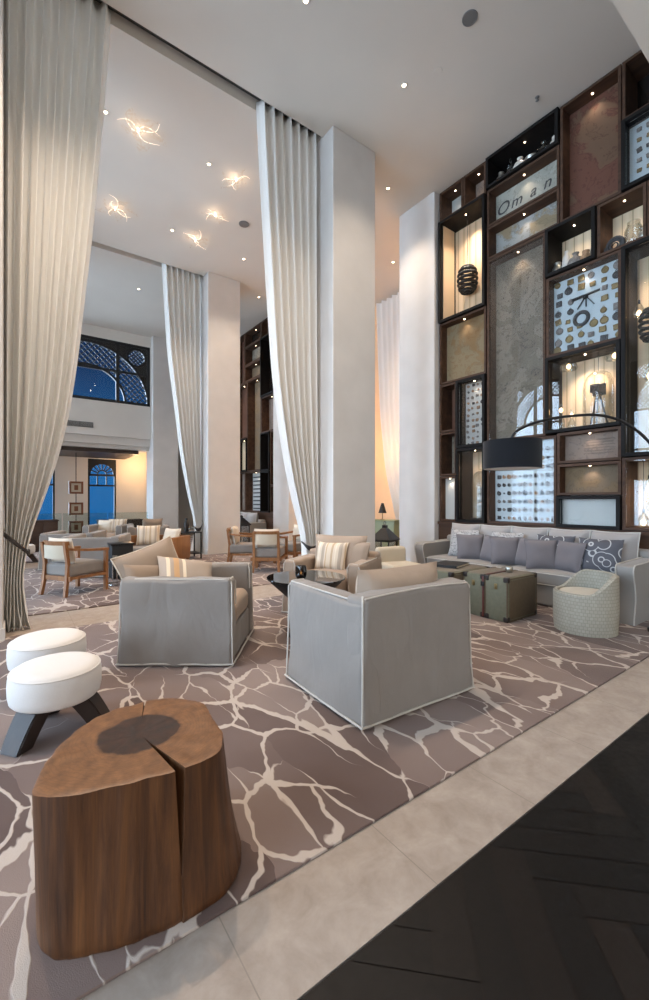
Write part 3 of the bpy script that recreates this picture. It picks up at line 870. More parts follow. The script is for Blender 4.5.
right_curtain(5.27, 'floor-length ivory curtain tied back against the central column behind the black coffee table', [(6.8, 2.72), (5.4, 2.80), (4.09, 2.89), (3.03, 2.97), (2.07, 3.12), (1.41, 3.27), (.9, 3.42), (.66, 3.50), (.5, 3.50), (.2, 3.46), (0, 3.42)], 3.72, 4, .62)
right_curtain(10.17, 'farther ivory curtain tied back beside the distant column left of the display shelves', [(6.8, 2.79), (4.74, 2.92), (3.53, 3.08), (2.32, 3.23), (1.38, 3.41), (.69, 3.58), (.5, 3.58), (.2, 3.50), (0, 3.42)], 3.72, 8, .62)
c = curtain('ivory curtain gathered in the alcove seen in the gap beside the central column', smooth_tab([(6.7, -8.77), (3.64, -8.61), (2.03, -8.37), (.9, -8.0), (.5, -7.9), (0, -7.95)]), [(0, -6.75), (7, -6.75)], [(0, .06), (1, .06), (6.8, .05)], 0, 10, lambda u, d, z: Vector((8.15 + d, -u, z)), seed=12, puddle=False)

# ------------------------------------------------------------------ stump
def catmull(pts, n):
    outp = []; m = len(pts)
    for i in range(m):
        p0, p1, p2, p3 = (Vector(pts[(i + k - 1) % m]) for k in range(4))
        for k in range(n):
            t = k / n
            outp.append(.5 * ((2 * p1) + (p2 - p0) * t + (2 * p0 - 5 * p1 + 4 * p2 - p3) * t * t + (3 * p1 - p0 - 3 * p2 + p3) * t ** 3))
    return outp

SC0 = Vector((.36, 1.61))
top = [(.05, 1.45), (.12, 1.39), (.25, 1.35), (.40, 1.32), (.54, 1.335), (.60, 1.43), (.61, 1.56), (.625, 1.69), (.55, 1.80), (.40, 1.85), (.26, 1.82), (.15, 1.72), (.08, 1.59)]
bot = [(.07, 1.44), (.12, 1.385), (.25, 1.33), (.41, 1.30), (.56, 1.31), (.655, 1.39), (.71, 1.53), (.72, 1.68), (.63, 1.83), (.43, 1.89), (.25, 1.85), (.13, 1.74), (.06, 1.58)]
def polar(pts):
    q = sorted(((math.atan2(p.y - SC0.y, p.x - SC0.x), (Vector((p.x, p.y)) - SC0).length) for p in catmull(pts, 24)))
    def f(a):
        a = (a + PI) % (2 * PI) - PI
        for (a0, r0), (a1, r1) in zip(q, q[1:]):
            if a0 <= a <= a1: return r0 + (r1 - r0) * (a - a0) / max(1e-9, a1 - a0)
        return q[-1][1]
    return f
rt, rb = polar([Vector((x, y, 0)) for x, y in top]), polar([Vector((x, y, 0)) for x, y in bot])
ac = math.atan2(1.322 - SC0.y, .415 - SC0.x); ac2 = math.atan2(1.85 - SC0.y, .44 - SC0.x); ac3 = math.atan2(1.46 - SC0.y, .32 - SC0.x)
angs = sorted([2 * PI * k / 220 - PI for k in range(220)] + [ac - .05, ac, ac + .05, ac2 - .014, ac2, ac2 + .014])
angs = [a for a in angs if not ((0 < abs(a - ac) < .0495) or (0 < abs(a - ac2) < .0135))]
HS = .46
def notch(a, zt):
    """fraction of the radius kept"""
    if abs(a - ac) < 1e-6: return 1 - .85 * max(0, (zt - .34) / .66) ** .6 if zt > .34 else 1
    if abs(a - ac2) < 1e-6: return 1 - .62 * max(0, (zt - .75) / .25) ** .6 if zt > .75 else 1
    return 1
st = thing('tree_stump_table', 'large solid tree stump side table with dark heartwood and a long split', 'stump', (SC0.x, SC0.y, RZ))
mb = MB(); rows = []
nz = 26
for k in range(nz + 1):
    t = k / nz; z = HS * t; row = []
    for a in angs:
        s_ = t ** .8; r = rb(a) * (1 - s_) + rt(a) * s_
        r += .006 * noise.noise(Vector((math.cos(a) * 5, math.sin(a) * 5, z * 2))) + .0025 * noise.noise(Vector((math.cos(a) * 26, math.sin(a) * 26, z * 3)))
        if k == 0: r -= .008
        wd = 1
        pass
        r *= notch(a, t)
        zz = z + (.006 * noise.noise(Vector((math.cos(a) * 3, math.sin(a) * 3, 7))) if k == nz else 0)
        row.append(Vector((r * math.cos(a), r * math.sin(a), zz)))
    rows.append(row)
# the split narrows downwards
ia = [i for i, a in enumerate(angs) if abs(abs(a - ac) - .05) < 1e-6]
for k, row in enumerate(rows):
    t = k / nz; m = max(0, (t - .34) / .66) ** .9
    for i in ia:
        a = ac + (angs[i] - ac) * (.05 + .95 * m); r = row[i].xy.length; row[i] = Vector((r * math.cos(a), r * math.sin(a), row[i].z))
mb.quadgrid(rows, True, 0)
rim = rows[-1]; tops = []
for f_ in (1, .985, .9, .8, .68, .56, .45, .36, .26, .15, .06):
    row = []
    for i, a in enumerate(angs):
        full = rim[i].xy.length / notch(a, 1); r = full * f_
        if notch(a, 1) < 1: r = min(r, rim[i].xy.length)
        aa = math.atan2(rim[i].y, rim[i].x)
        row.append(Vector((r * math.cos(aa), r * math.sin(aa), rim[i].z * f_ + HS * (1 - f_) + (.0015 if f_ < .99 else 0))))
    tops.append(row)
vs_ = mb.quadgrid(tops, True, 1); mb.bm.faces.new(vs_[-1]).material_index = 1
o = mb.build('stump_block', [M['stump_side'], M['stump_top']], st)

# ------------------------------------------------------------------ stools
def stool():
    t = thing('stool', 'round white stool on thick dark legs standing right behind the stump', 'stool', (.20, 2.84, RZ))
    mb = MB(); mb.lathe([(.0, .176), (.175, .176), (.206, .182), (.22, .198), (.226, .23), (.228, .28), (.225, .322), (.214, .350), (.194, .363), (.158, .369), (.1, .373), (0.001, .374)], 48)
    mb.build('seat', M['white_boucle'], t)
    mb = MB(); mb.tube([(.219 * math.cos(a), .219 * math.sin(a), .342) for a in [2 * PI * k / 48 for k in range(48)]], .005, 6, True); mb.build('piping', M['white_boucle'], t)
    for k in range(3):
        a = math.radians(-142 + 120 * k); d = Vector((math.cos(a), math.sin(a), 0))
        mb = MB(); rows = []
        s = Vector((-d.y, d.x, 0))
        for t_, rr, wd, th in ((0, .235, .060, .046), (.35, .20, .063, .05), (.7, .16, .067, .054), (1, .12, .07, .056)):
            p = d * rr + Vector((0, 0, .001 + .18 * t_))
            rows.append([p + s * wd + d * th, p + s * wd - d * th, p - s * wd - d * th, p - s * wd + d * th])
        vs = mb.quadgrid(rows, True); mb.bm.faces.new(vs[0]); mb.bm.faces.new(vs[-1])
        bmesh.ops.bevel(mb.bm, geom=list(mb.bm.edges), offset=.006, segments=2, affect='EDGES')
        mb.build('leg', M['legwood'], t)
    return t
s0 = stool()
dup(s0, (.195, 3.44, RZ), .6, 'round white stool partly hidden behind the nearer white stool')
dup(s0, (.16, 10.75, RZ), .3, 'small distant white stool with dark legs just right of the left curtain')

# ------------------------------------------------------------------ slipcovered armchairs
def slip_chair(label, loc, rz, w=.92, d=.86, h=.70, seed=0, back_cush=True, hb=.74, bt=.175, fab='slip'):
    t = thing('slipcovered_armchair', label, 'armchair', loc, rz)
    wr = wob(.016, 4.2, seed)
    def drape(cx, hx):
        def f(p):
            q = wr(p); low = max(0, .22 - (q.z + h / 2)) / .22
            q.x += (.014 * low) * (1 if cx >= 0 else -1); q.z += 0
            if q.z > .2: q.z += .012 * noise.noise(Vector((p.x * 3 + seed, p.y * 3, 1)))
            fold = .006 * low * math.sin(p.y * 26 + seed) ; q.x += fold
            return q
        return f
    at = .15
    for sg in (-1, 1):
        mb = MB(); mb.rbox((sg * (w / 2 - at / 2), -.0, h / 2), (at, d, h), .035, 4, drape(sg, 0), 9); mb.build('armrest', M[fab], t)
    def bk(p):
        q = wr(p); low = max(0, .22 - (q.z + hb / 2)) / .22
        q.y += .014 * low + .004 * low * math.sin(p.x * 30); q.z += .016 * math.cos(p.x / w * PI) * (1 if p.z > 0 else 0) * .6
        return q
    mb = MB(); mb.rbox((0, d / 2 - bt / 2, hb / 2), (w - .012, bt, hb), .04, 4, bk, 10); mb.build('backrest', M[fab], t)
    mb = MB(); mb.rbox((0, -.06, .14), (w - 2 * at + .02, d - .14, .26), .02, 3); mb.build('seat_base', M[fab], t)
    mb = MB(); mb.rbox((0, -.085, .35), (w - 2 * at - .01, d - .19, .19), .07, 5, lambda p: wr(p) + Vector((0, 0, .03 * math.cos(p.x / w * PI) * (1 if p.z > 0 else 0))), 6); mb.build('seat_cushion', M['slip_seat'], t)
    if back_cush:
        mb = MB(); mb.pillow(w - 2 * at + .06, .46, .26, 14, .05, None, seed)
        mb.build('back_cushion', M['slip_warm'], t, loc=(0, d / 2 - .27, .405), rot=(-.16, 0, 0))
    # piping: hem, front arm outlines, back corners
    mb = MB(); e = .006; X, Y = w / 2 + .012, d / 2 + .012
    hem = []
    for a, b in (((-X, -Y), (X, -Y)), ((X, -Y), (X, Y)), ((X, Y), (-X, Y)), ((-X, Y), (-X, -Y))):
        for k in range(10):
            q = k / 10; x = a[0] + (b[0] - a[0]) * q; y = a[1] + (b[1] - a[1]) * q
            hem.append((x, y, .012 + .010 * (1 + noise.noise(Vector((x * 4 + seed, y * 4, seed))))))
    mb.tube(hem, .007, 6, True)
    for sx_ in (-1, 1):
        xo = sx_ * (w / 2 - .004)
        mb.tube([(xo + sx_ * .012, d / 2 + .006, .02), (xo, d / 2 - .004, .2), (xo - sx_ * .004, d / 2 - .008, h * .6), (xo - sx_ * .008, d / 2 - .012, hb - .03), (xo - sx_ * .03, d / 2 - .04, hb - .002)], .006, 6)
        mb.tube([(xo + sx_ * .008, -d / 2 - .004, .02), (xo - sx_ * .004, -d / 2 + .003, h * .5), (xo - sx_ * .006, -d / 2 + .006, h - .04), (xo - sx_ * .03, -d / 2 + .022, h - .003), (xo - sx_ * (at - .03), -d / 2 + .022, h - .003), (xo - sx_ * (at - .008), -d / 2 + .006, h - .04), (xo - sx_ * (at - .01), -d / 2 + .003, .45)], .006, 6)
        mb.tube([(xo - sx_ * .012, -d / 2 + .03, h - .004), (xo - sx_ * .012, 0, h - .004), (xo - sx_ * .012, d / 2 - .12, h - .002)], .005, 6)
    mb.tube([(-w / 2 + .03, d / 2 - .014, hb - .012), (-w / 4, d / 2 - .012, hb - .0), (0, d / 2 - .012, hb + .004), (w / 4, d / 2 - .012, hb), (w / 2 - .03, d / 2 - .014, hb - .012)], .005, 6)
    mb.build('piping', M['piping'], t)
    return t
near = slip_chair('grey slipcovered armchair seen from behind at the middle of the carpet', (2.06, 2.2, RZ), face_to(.04, 1), .95, .86, .71, 1)
leftc = slip_chair('grey slipcovered armchair seen from its side, left of the black coffee table', (1.285, 3.71, RZ), face_to(.80, -.59), .91, .88, .675, 5, False, .66, .11)
opp = slip_chair('warm-lit beige slipcovered armchair facing the camera behind the black coffee table', (3.08, 4.02, RZ), face_to(-.867, -.497), .93, .82, .60, 9, True, .66, .175, 'slip_warm')

def pillow(label, loc, w, h, t, mat, rot, group=None, seed=0, edge=None, cat='pillow'):
    mb = MB(); mb.pillow(w, h, t, 14, .07, None, seed)
    o = mb.build('throw_pillow', mat, None, loc=loc, rot=rot); tag(o, label, cat, group)
    if edge is not None:
        mb = MB(); mb.pillow_edge(w, h, .006); mb.build('piping', edge, o)
    return o

def at(base, lx, ly, lz):
    m = Matrix.Translation(base.location) @ Euler(base.rotation_euler).to_matrix().to_4x4()
    return m @ Vector((lx, ly, lz))
# pillows of the left armchair (local +y is its back, +x its far arm is -x)
rz = leftc.rotation_euler[2]
G = 'pillows in the left armchair'
pillow('large taupe pillow leaning in the left armchair, tallest of its three', at(leftc, -.06, .24, .46), .54, .46, .16, M['pil_beige'], (-.3, -.3, rz - .75), G, 2, M['pil_cream'])
pillow('brown-grey pillow lying low at the back corner of the left armchair', at(leftc, -.25, .29, .47), .38, .30, .12, M['pil_beige'], (-.35, .1, rz - .6), G, 4)
pillow('beige pillow with orange and cream stripes in the left armchair', at(leftc, -.16, .0, .49), .50, .36, .15, M['pil_stripe2'], (-.7, .2, rz - .95), G, 6)
rz = opp.rotation_euler[2]
G = 'pillows in the facing armchair'
pillow('cream pillow with brown and grey stripes in the armchair behind the coffee table', at(opp, -.06, -.02, .44), .42, .36, .14, M['pil_stripe'], (-.3, 0, rz - .1), G, 7)
pillow('plain taupe pillow beside the striped one in the armchair behind the coffee table', at(opp, .20, .07, .44), .40, .37, .14, M['pil_beige'], (-.3, 0, rz - .45), G, 8)

# ------------------------------------------------------------------ coffee table and candle
t = thing('coffee_table', 'round coffee table with black glass top on a dark bowl base', 'table', (2.26, 3.39, RZ))
mb = MB(); mb.lathe([(.001, .540), (.365, .540), (.374, .544), (.376, .551), (.372, .557), (.001, .558)], 64); mb.build('tabletop', M['black_glass'], t)
mb = MB(); mb.lathe([(.001, .0), (.17, 0), (.175, .01), (.15, .03), (.10, .12), (.085, .2), (.10, .27), (.17, .36), (.27, .45), (.335, .51), (.350, .538), (.001, .5385)], 56); mb.build('bowl_base', M['matte_black'], t)
t = thing('candle_holder', 'smoky glass votive candle holder on the black coffee table', 'candle', (2.17, 3.34, RZ + .559))
mb = MB(); mb.lathe([(.001, 0), (.034, 0), (.046, .007), (.054, .035), (.055, .07), (.050, .114), (.046, .114), (.050, .07), (.049, .035), (.042, .010), (.001, .009)], 28); mb.build('glass_cup', glass('smoked_votive_glass', (120, 116, 116), 2.2), t)
mb = MB(); mb.lathe([(.001, .01), (.03, .01), (.031, .035), (.001, .036)], 20); mb.build('candle', M['cream'], t)
mb = MB(); mb.lathe([(.001, .037), (.006, .043), (.007, .05), (.003, .062), (.0005, .07)], 10); mb.build('flame', M['flame'], t)

# ------------------------------------------------------------------ trunks
def trunk(label, x0, x1, y0, y1, h, seed, lock=True, group=None):
    t = thing('trunk_table', label, 'trunk', ((x0 + x1) / 2, (y0 + y1) / 2, RZ), 0, group)
    W, D = x1 - x0, y1 - y0
    mb = MB(); mb.box((0, 0, h / 2), (W, D, h), bev=.012); mb.build('body', M['trunk'], t)
    mb = MB(); mb.box((0, 0, h + .002), (W - .05, D - .05, .006), bev=.002); mb.build('lid_panel', M['trunk_top'], t)
    mb = MB(); mb.box((0, -D / 2 - .001, h / 2), (W - .06, .005, h - .06), bev=.001); mb.build('side_panel', M['trunk_dark'], t)
    for sx_ in (-1, 1):
        for sy_ in (-1, 1):
            for z in (0, h): mb = MB(); mb.rbox((sx_ * (W / 2 - .022), sy_ * (D / 2 - .022), .029 if z == 0 else h - .022), (.058, .058, .058), .014, 3, None, 0); mb.build('corner_guard', M['leather_black'], t)
    def binding(p, q, a_, b_):
        mb = MB(); mb.bar(p, q, a_, b_); mb.build('edge_binding', M['trunk_dark'], t, False)
    for sy_ in (-1, 1):
        for z in (.012, h - .012): binding((-W / 2 + .03, sy_ * (D / 2 - .002), z), (W / 2 - .03, sy_ * (D / 2 - .002), z), .018, .014)
    for sx_ in (-1, 1):
        for sy_ in (-1, 1): binding((sx_ * (W / 2 - .001), sy_ * (D / 2 - .006), .03), (sx_ * (W / 2 - .001), sy_ * (D / 2 - .006), h - .03), .014, .012)
    if lock:
        mb = MB(); mb.box((-W / 2 - .006, 0, h - .10), (.012, .034, .06), bev=.004); mb.lathe([(.001, 0), (.012, 0), (.012, .008), (.001, .009)], 12, (-W / 2 - .012, 0, h - .105), axis=Euler((0, -PI / 2, 0)).to_matrix()); mb.build('lock', M['brass'], t)
    return t
GT = 'trunks used as tables'
trunk('olive canvas trunk table nearest the woven tub chair', 4.17, 4.76, 2.47, 2.735, .465, 1, True, GT)
trunk('middle trunk table with oxblood strap, pressed against the olive trunk', 4.17, 4.76, 2.745, 3.01, .465, 2, True, GT)
mid = [o for o in COL.objects if o.name.startswith('trunk_table')][-1]
mb = MB(); mb.box((-.299, -.122, .23), (.008, .022, .44), bev=.002); mb.box((0, -.122, .4665), (.58, .022, .006), bev=.002); mb.build('strap', M['leather_red'], mid)
mb = MB(); mb.box((-.304, -.118, .37), (.012, .04, .05), bev=.003); mb.build('clasp', M['matte_black'], mid)
trunk('farthest trunk table with a dark top carrying a large flat book', 3.98, 4.72, 3.03, 3.62, .465, 3, True, GT)
t = thing('book', 'large thin dark-covered book lying on the farthest trunk table', 'book', (4.40, 3.36, RZ + .472), .25)
mb = MB(); mb.box((0, 0, .003), (.42, .32, .005)); mb.box((0, 0, .029), (.42, .32, .005)); mb.box((-.208, 0, .016), (.005, .32, .03)); mb.build('cover', M['matte_black'], t)
mb = MB(); mb.box((.0, 0, .016), (.405, .305, .0205)); mb.build('pages', M['cream'], t)
t = thing('tea_light_bowl', 'small dark metal bowl on top of the olive trunk table', 'bowl', (4.52, 2.66, RZ + .472))
mb = MB(); mb.lathe([(.001, 0), (.022, 0), (.036, .012), (.042, .03), (.040, .055), (.034, .066), (.030, .066), (.034, .05), (.036, .03), (.03, .014), (.001, .008)], 24); mb.build('bowl', M['silver'], t)
mb = MB(); mb.lathe([(.001, .02), (.028, .02), (.028, .05), (.001, .051)], 16); mb.build('candle', M['cream'], t)

# ------------------------------------------------------------------ sofa
def sofa(label, loc, rz, w=2.96, full=True):
    t = thing('sofa', label, 'sofa', loc, rz)
    D = .92; at_ = .17
    mb = MB(); mb.rbox((0, .03, .14), (w - 2 * at_ + .02, D - .12, .26), .02, 3); mb.build('seat_base', M['sofa'], t)
    mb = MB(); mb.rbox((0, D / 2 - .09, .36), (w - .04, .18, .70), .04, 4, wob(.005, 3), 8); mb.build('backrest', M['sofa'], t)
    prof = [(-.455, .0), (-.452, .06), (-.428, .16), (-.412, .24), (-.415, .32), (-.438, .42), (-.462, .50), (-.470, .555), (-.458, .592), (-.43, .61), (-.3, .612), (0, .618), (.3, .624), (.45, .624), (.46, .6), (.46, 0)]
    for sg in (-1, 1):
        mb = MB(); xo = sg * (w / 2 - at_ / 2)
        def side(x, k): return [Vector((x, y + (.012 if k and y < -.3 else 0), z - (.006 if k and z > .5 else 0))) for y, z in prof]
        hw = at_ / 2
        rows = [side(xo - hw, 1), side(xo - hw + .012, 0), side(xo, 0), side(xo + hw - .012, 0), side(xo + hw, 1)]
        vs = mb.quadgrid(rows, True); mb.bm.faces.new(vs[0]); mb.bm.faces.new(vs[-1])
        a = mb.build('armrest', M['sofa'], t)
        mb = MB()
        for x in (xo - hw + .004, xo + hw - .004): mb.tube([(x, y - .004, z + .004 if z > .5 else z + .004) for y, z in prof[:14]], .007, 6)
        mb.build('piping', M['piping'], a)
    iw = w - 2 * at_; n = 2
    for k in range(n):
        cw = iw / n; x = -iw / 2 + cw * (k + .5)
        mb = MB(); mb.rbox((x, -.075, .335), (cw - .006, D - .24, .17), .05, 5, lambda p: p + Vector((0, 0, .018 * math.cos(p.x / cw * PI) * (1 if p.z > 0 else 0))), 6); c = mb.build('seat_cushion', M['sofa'], t)
        mb = MB()
        for z in (.27, .402):
            mb.tube([(x - cw / 2 + .02, -.432, z), (x, -.432, z + .004), (x + cw / 2 - .02, -.432, z)], .006, 6)
        mb.build('piping', M['piping'], c)
    n = 5; cw = iw / n
    for k in range(n):
        x = -iw / 2 + cw * (k + .5)
        mb = MB(); mb.pillow(cw - .005, .51, .26, 14, .06, None, k); c = mb.build('back_cushion', M['sofa_cush'], t, loc=(x, .175, .405), rot=(-.14, 0, R.uniform(-.05, .05)))
        mb = MB(); mb.pillow_edge(cw - .005, .51, .009, pinch=.06); mb.build('piping', M['piping'], c)
    return t
sf = sofa('long grey sofa with white piping along the tall display shelves', (5.58, 3.12, RZ), -PI / 2, 2.94)
pl = [('print', .84, .05, 'black-and-white block-print pillow nearest the sofa\'s far left arm'), ('grey', .60, -.05, 'plain mauve-grey pillow second from the sofa\'s left arm'), ('grey', .34, -.02, 'plain mauve-grey pillow behind the small bowl, third from the sofa\'s left arm'),
      ('print', .17, .07, 'block-print pillow, fourth from the sofa\'s left arm, mostly hidden'), ('grey', .05, -.06, 'plain mauve-grey pillow, fifth from the sofa\'s left arm'), ('grey', -.19, -.03, 'plain mauve-grey pillow left of the half-hidden ring-print pillow on the sofa'),
      ('ring', -.48, .085, 'ring-print pillow half hidden behind plain ones right of the sofa\'s middle'), ('grey', -.45, -.085, 'plain mauve-grey pillow in front of the half-hidden ring-print pillow'), ('grey', -.69, -.03, 'plain mauve-grey pillow next to the fully visible ring-print pillow'), ('ring', -1.02, .02, 'dark grey pillow with white rings, nearest the sofa\'s right arm')]
for i, (k, y, dy, lab) in enumerate(pl):
    w_, h_ = (.38, .37) if k == 'grey' else (.46, .43)
    pillow(lab, (5.58 - .20 + dy, 3.12 + y, RZ + .43), w_, h_, .14, {'print': M['pil_print'], 'grey': M['pil_grey'], 'ring': M['pil_ring']}[k], (-.3, 0, -PI / 2 + (.75 if k == 'grey' and i in (1, 4, 7) else -.30 if k == 'grey' else .1)), 'throw pillows on the long sofa', i + 20, {'grey': M['pil_grey']}.get(k))

# ------------------------------------------------------------------ woven tub chair
t = thing('tub_chair', 'pale woven round tub chair with a low sweeping back beside the sofa arm', 'chair', (4.60, 1.90, RZ))
mb = MB(); rows = []; nA = 96; rows_uv = []
fdir = math.atan2(.59, -.807)   # open side
prof = [0, .02, .1, .2, .3, .4, .55, .7, .85, .95, 1]
def toph(a):
    d = abs((a - fdir + PI) % (2 * PI) - PI)
    k = min(1, max(0, (d - 1.05) / 1.15)); k = k * k * (3 - 2 * k)
    return .375 + .175 * k
ro = .285
outer = []
for q in prof:
    outer.append([Vector(((ro - .012 + .012 * math.sin(min(1, q * 2.2) * PI / 2) - .004 * q) * math.cos(a), (ro - .012 + .012 * math.sin(min(1, q * 2.2) * PI / 2) - .004 * q) * math.sin(a), .0 + toph(a) * q)) for a in [2 * PI * k / nA for k in range(nA)]])
inner = []
for q in (1, .6, .3, 0):
    inner.append([Vector(((ro - .05 - (.01 if q < 1 else -.0)) * math.cos(a), (ro - .05) * math.sin(a), .34 + (toph(a) - .34) * q + (.008 if q == 1 else 0))) for a in [2 * PI * k / nA for k in range(nA)]])
rim_ = [[Vector(((ro - .025) * math.cos(a), (ro - .025) * math.sin(a), toph(a) + .016)) for a in [2 * PI * k / nA for k in range(nA)]]]
vs = mb.quadgrid(outer + rim_ + inner, True)
mb.bm.faces.new(vs[0])
uvl = mb.bm.loops.layers.uv.new('UVMap')
for f in mb.bm.faces:
    cen = f.calc_center_median(); ac_ = math.atan2(cen.y, cen.x)
    for lp in f.loops:
        a = math.atan2(lp.vert.co.y, lp.vert.co.x)
        while a - ac_ > PI: a -= 2 * PI
        while a - ac_ < -PI: a += 2 * PI
        lp[uvl].uv = (a * ro, lp.vert.co.z)
mb.build('woven_shell', M['weave'], t)
mb = MB(); mb.lathe([(.001, .325), (.22, .325), (.232, .34), (.232, .362), (.218, .38), (.16, .388), (.001, .392)], 48); mb.build('seat_cushion', M['cream'], t)

# ------------------------------------------------------------------ arc lamp
t = thing('arc_floor_lamp', 'black arc floor lamp with a wide drum shade hanging over the trunk tables', 'lamp', (5.14, 1.35, 0))
o0 = Vector(t.location); A = Vector((4.15, 2.41, 1.93)); B = Vector((5.14, 1.35, 0))
pts = [B + Vector((0, 0, .03)), B + Vector((0, 0, .6)), B + Vector((0, 0, 1.1))]
mid_ = (A + B) / 2
for k in range(33):
    a = PI * k / 32; h_ = (A - B) / 2; pts.append(Vector((mid_.x - h_.x * math.cos(a), mid_.y - h_.y * math.cos(a), 0)) + Vector((0, 0, (1.25 if k < 16 else 1.93) + ((.90) if k < 16 else .22) * math.sin(a))))
pts = pts[:3] + pts[3:]
mb = MB(); mb.tube([p - o0 for p in pts], .014, 12); mb.build('arc_pole', M['black'], t)
mb = MB(); mb.lathe([(.001, 0), (.19, 0), (.19, .035), (.18, .045), (.03, .05), (.02, .09), (.001, .09)], 40); mb.build('base', M['black'], t)
mb = MB(); sc_ = Vector((4.15, 2.41, 1.62)) - o0
mb.lathe([(.274, 0), (.28, 0), (.28, .285), (.274, .285)], 64, sc_, cap=False); mb.lathe([(.274, .285), (.274, 0)], 64, sc_, cap=False); sh = mb.build('lamp_shade', M['shade_black'], t)
mb = MB(); mb.lathe([(.001, .002), (.273, .002), (.273, .008), (.001, .008)], 64, sc_); mb.build('diffuser', plain('lamp_diffuser', (240, 236, 230), .6), t)
mb = MB(); mb.lathe([(.001, .20), (.05, .2), (.05, .30), (.014, .31), (.014, .33), (.001, .33)], 20, sc_)
for k in range(3):
    a = 2 * PI * k / 3; mb.tube([sc_ + Vector((0, 0, .28)), sc_ + Vector((.275 * math.cos(a), .275 * math.sin(a), .28))], .004, 6)
mb.build('shade_fitting', M['black'], t)

# cream slipper chair and floor lantern in the gap
t = thing('slipper_chair', 'low cream slipper chair half hidden behind the facing armchair, near the floor lantern', 'chair', (4.52, 4.36, RZ), face_to(-.2, -1))
mb = MB(); mb.rbox((0, 0, .2), (.52, .52, .36), .04, 4, wob(.004, 4)); mb.build('seat', M['cream'], t)
mb = MB(); mb.rbox((-.0, .2, .42), (.5, .13, .34), .05, 4, lambda p: p + Vector((0, .06 * (p.z + .17), 0))); mb.build('backrest', M['cream'], t)
for sx_ in (-1, 1):
    for sy_ in (-1, 1):
        mb = MB(); mb.box((sx_ * .2, sy_ * .2, .012), (.05, .05, .025), bev=.004); mb.build('foot', M['legwood'], t)
def lantern(label, loc, s=1):
    t = thing('floor_lantern', label, 'lantern', loc, .3)
    w_ = .17 * s
    mb = MB(); mb.box((0, 0, .02 * s), (w_ * 2.1, w_ * 2.1, .04 * s), bev=.004); mb.build('base', M['black'], t)
    mb = MB()
    for sx_ in (-1, 1):
        for sy_ in (-1, 1): mb.bar((sx_ * w_ * .92, sy_ * w_ * .92, .04 * s), (sx_ * w_ * .92, sy_ * w_ * .92, .60 * s), .02 * s)
        mb.bar((-w_ * .92, sx_ * w_ * .92, .59 * s), (w_ * .92, sx_ * w_ * .92, .59 * s), .02 * s); mb.bar((sx_ * w_ * .92, -w_ * .92, .59 * s), (sx_ * w_ * .92, w_ * .92, .59 * s), .02 * s)
    mb.build('frame', M['black'], t)
    for k in range(4):
        a = k * PI / 2; mb = MB(); mb.box((w_ * .92 * math.cos(a), w_ * .92 * math.sin(a), .315 * s), (.004, w_ * 1.7, .54 * s), (0, 0, a)); mb.build('glass_pane', M['glass'], t, False)
    mb = MB()
    r45 = Euler((0, 0, PI / 4)).to_matrix()
    mb.lathe([(w_ * 1.62, .6 * s), (w_ * 1.64, .615 * s), (w_ * .42, .80 * s), (w_ * .3, .81 * s), (w_ * .3, .86 * s), (.001, .87 * s)], 4, axis=r45); mb.build('roof', M['black'], t, False)
    mb = MB(); mb.tube([(.035 * s * math.cos(a), 0, (.895 + .035 * math.sin(a)) * s) for a in [2 * PI * k / 20 for k in range(20)]], .005 * s, 6, True); mb.build('ring_handle', M['black'], t)
    mb = MB(); mb.lathe([(.001, .04 * s), (.05 * s, .04 * s), (.05 * s, .26 * s), (.001, .262 * s)], 20); mb.build('candle', M['cream'], t)
    return t
lantern('black house-shaped floor lantern standing between the column and the shelf pilaster', (5.27, 5.42, 0))

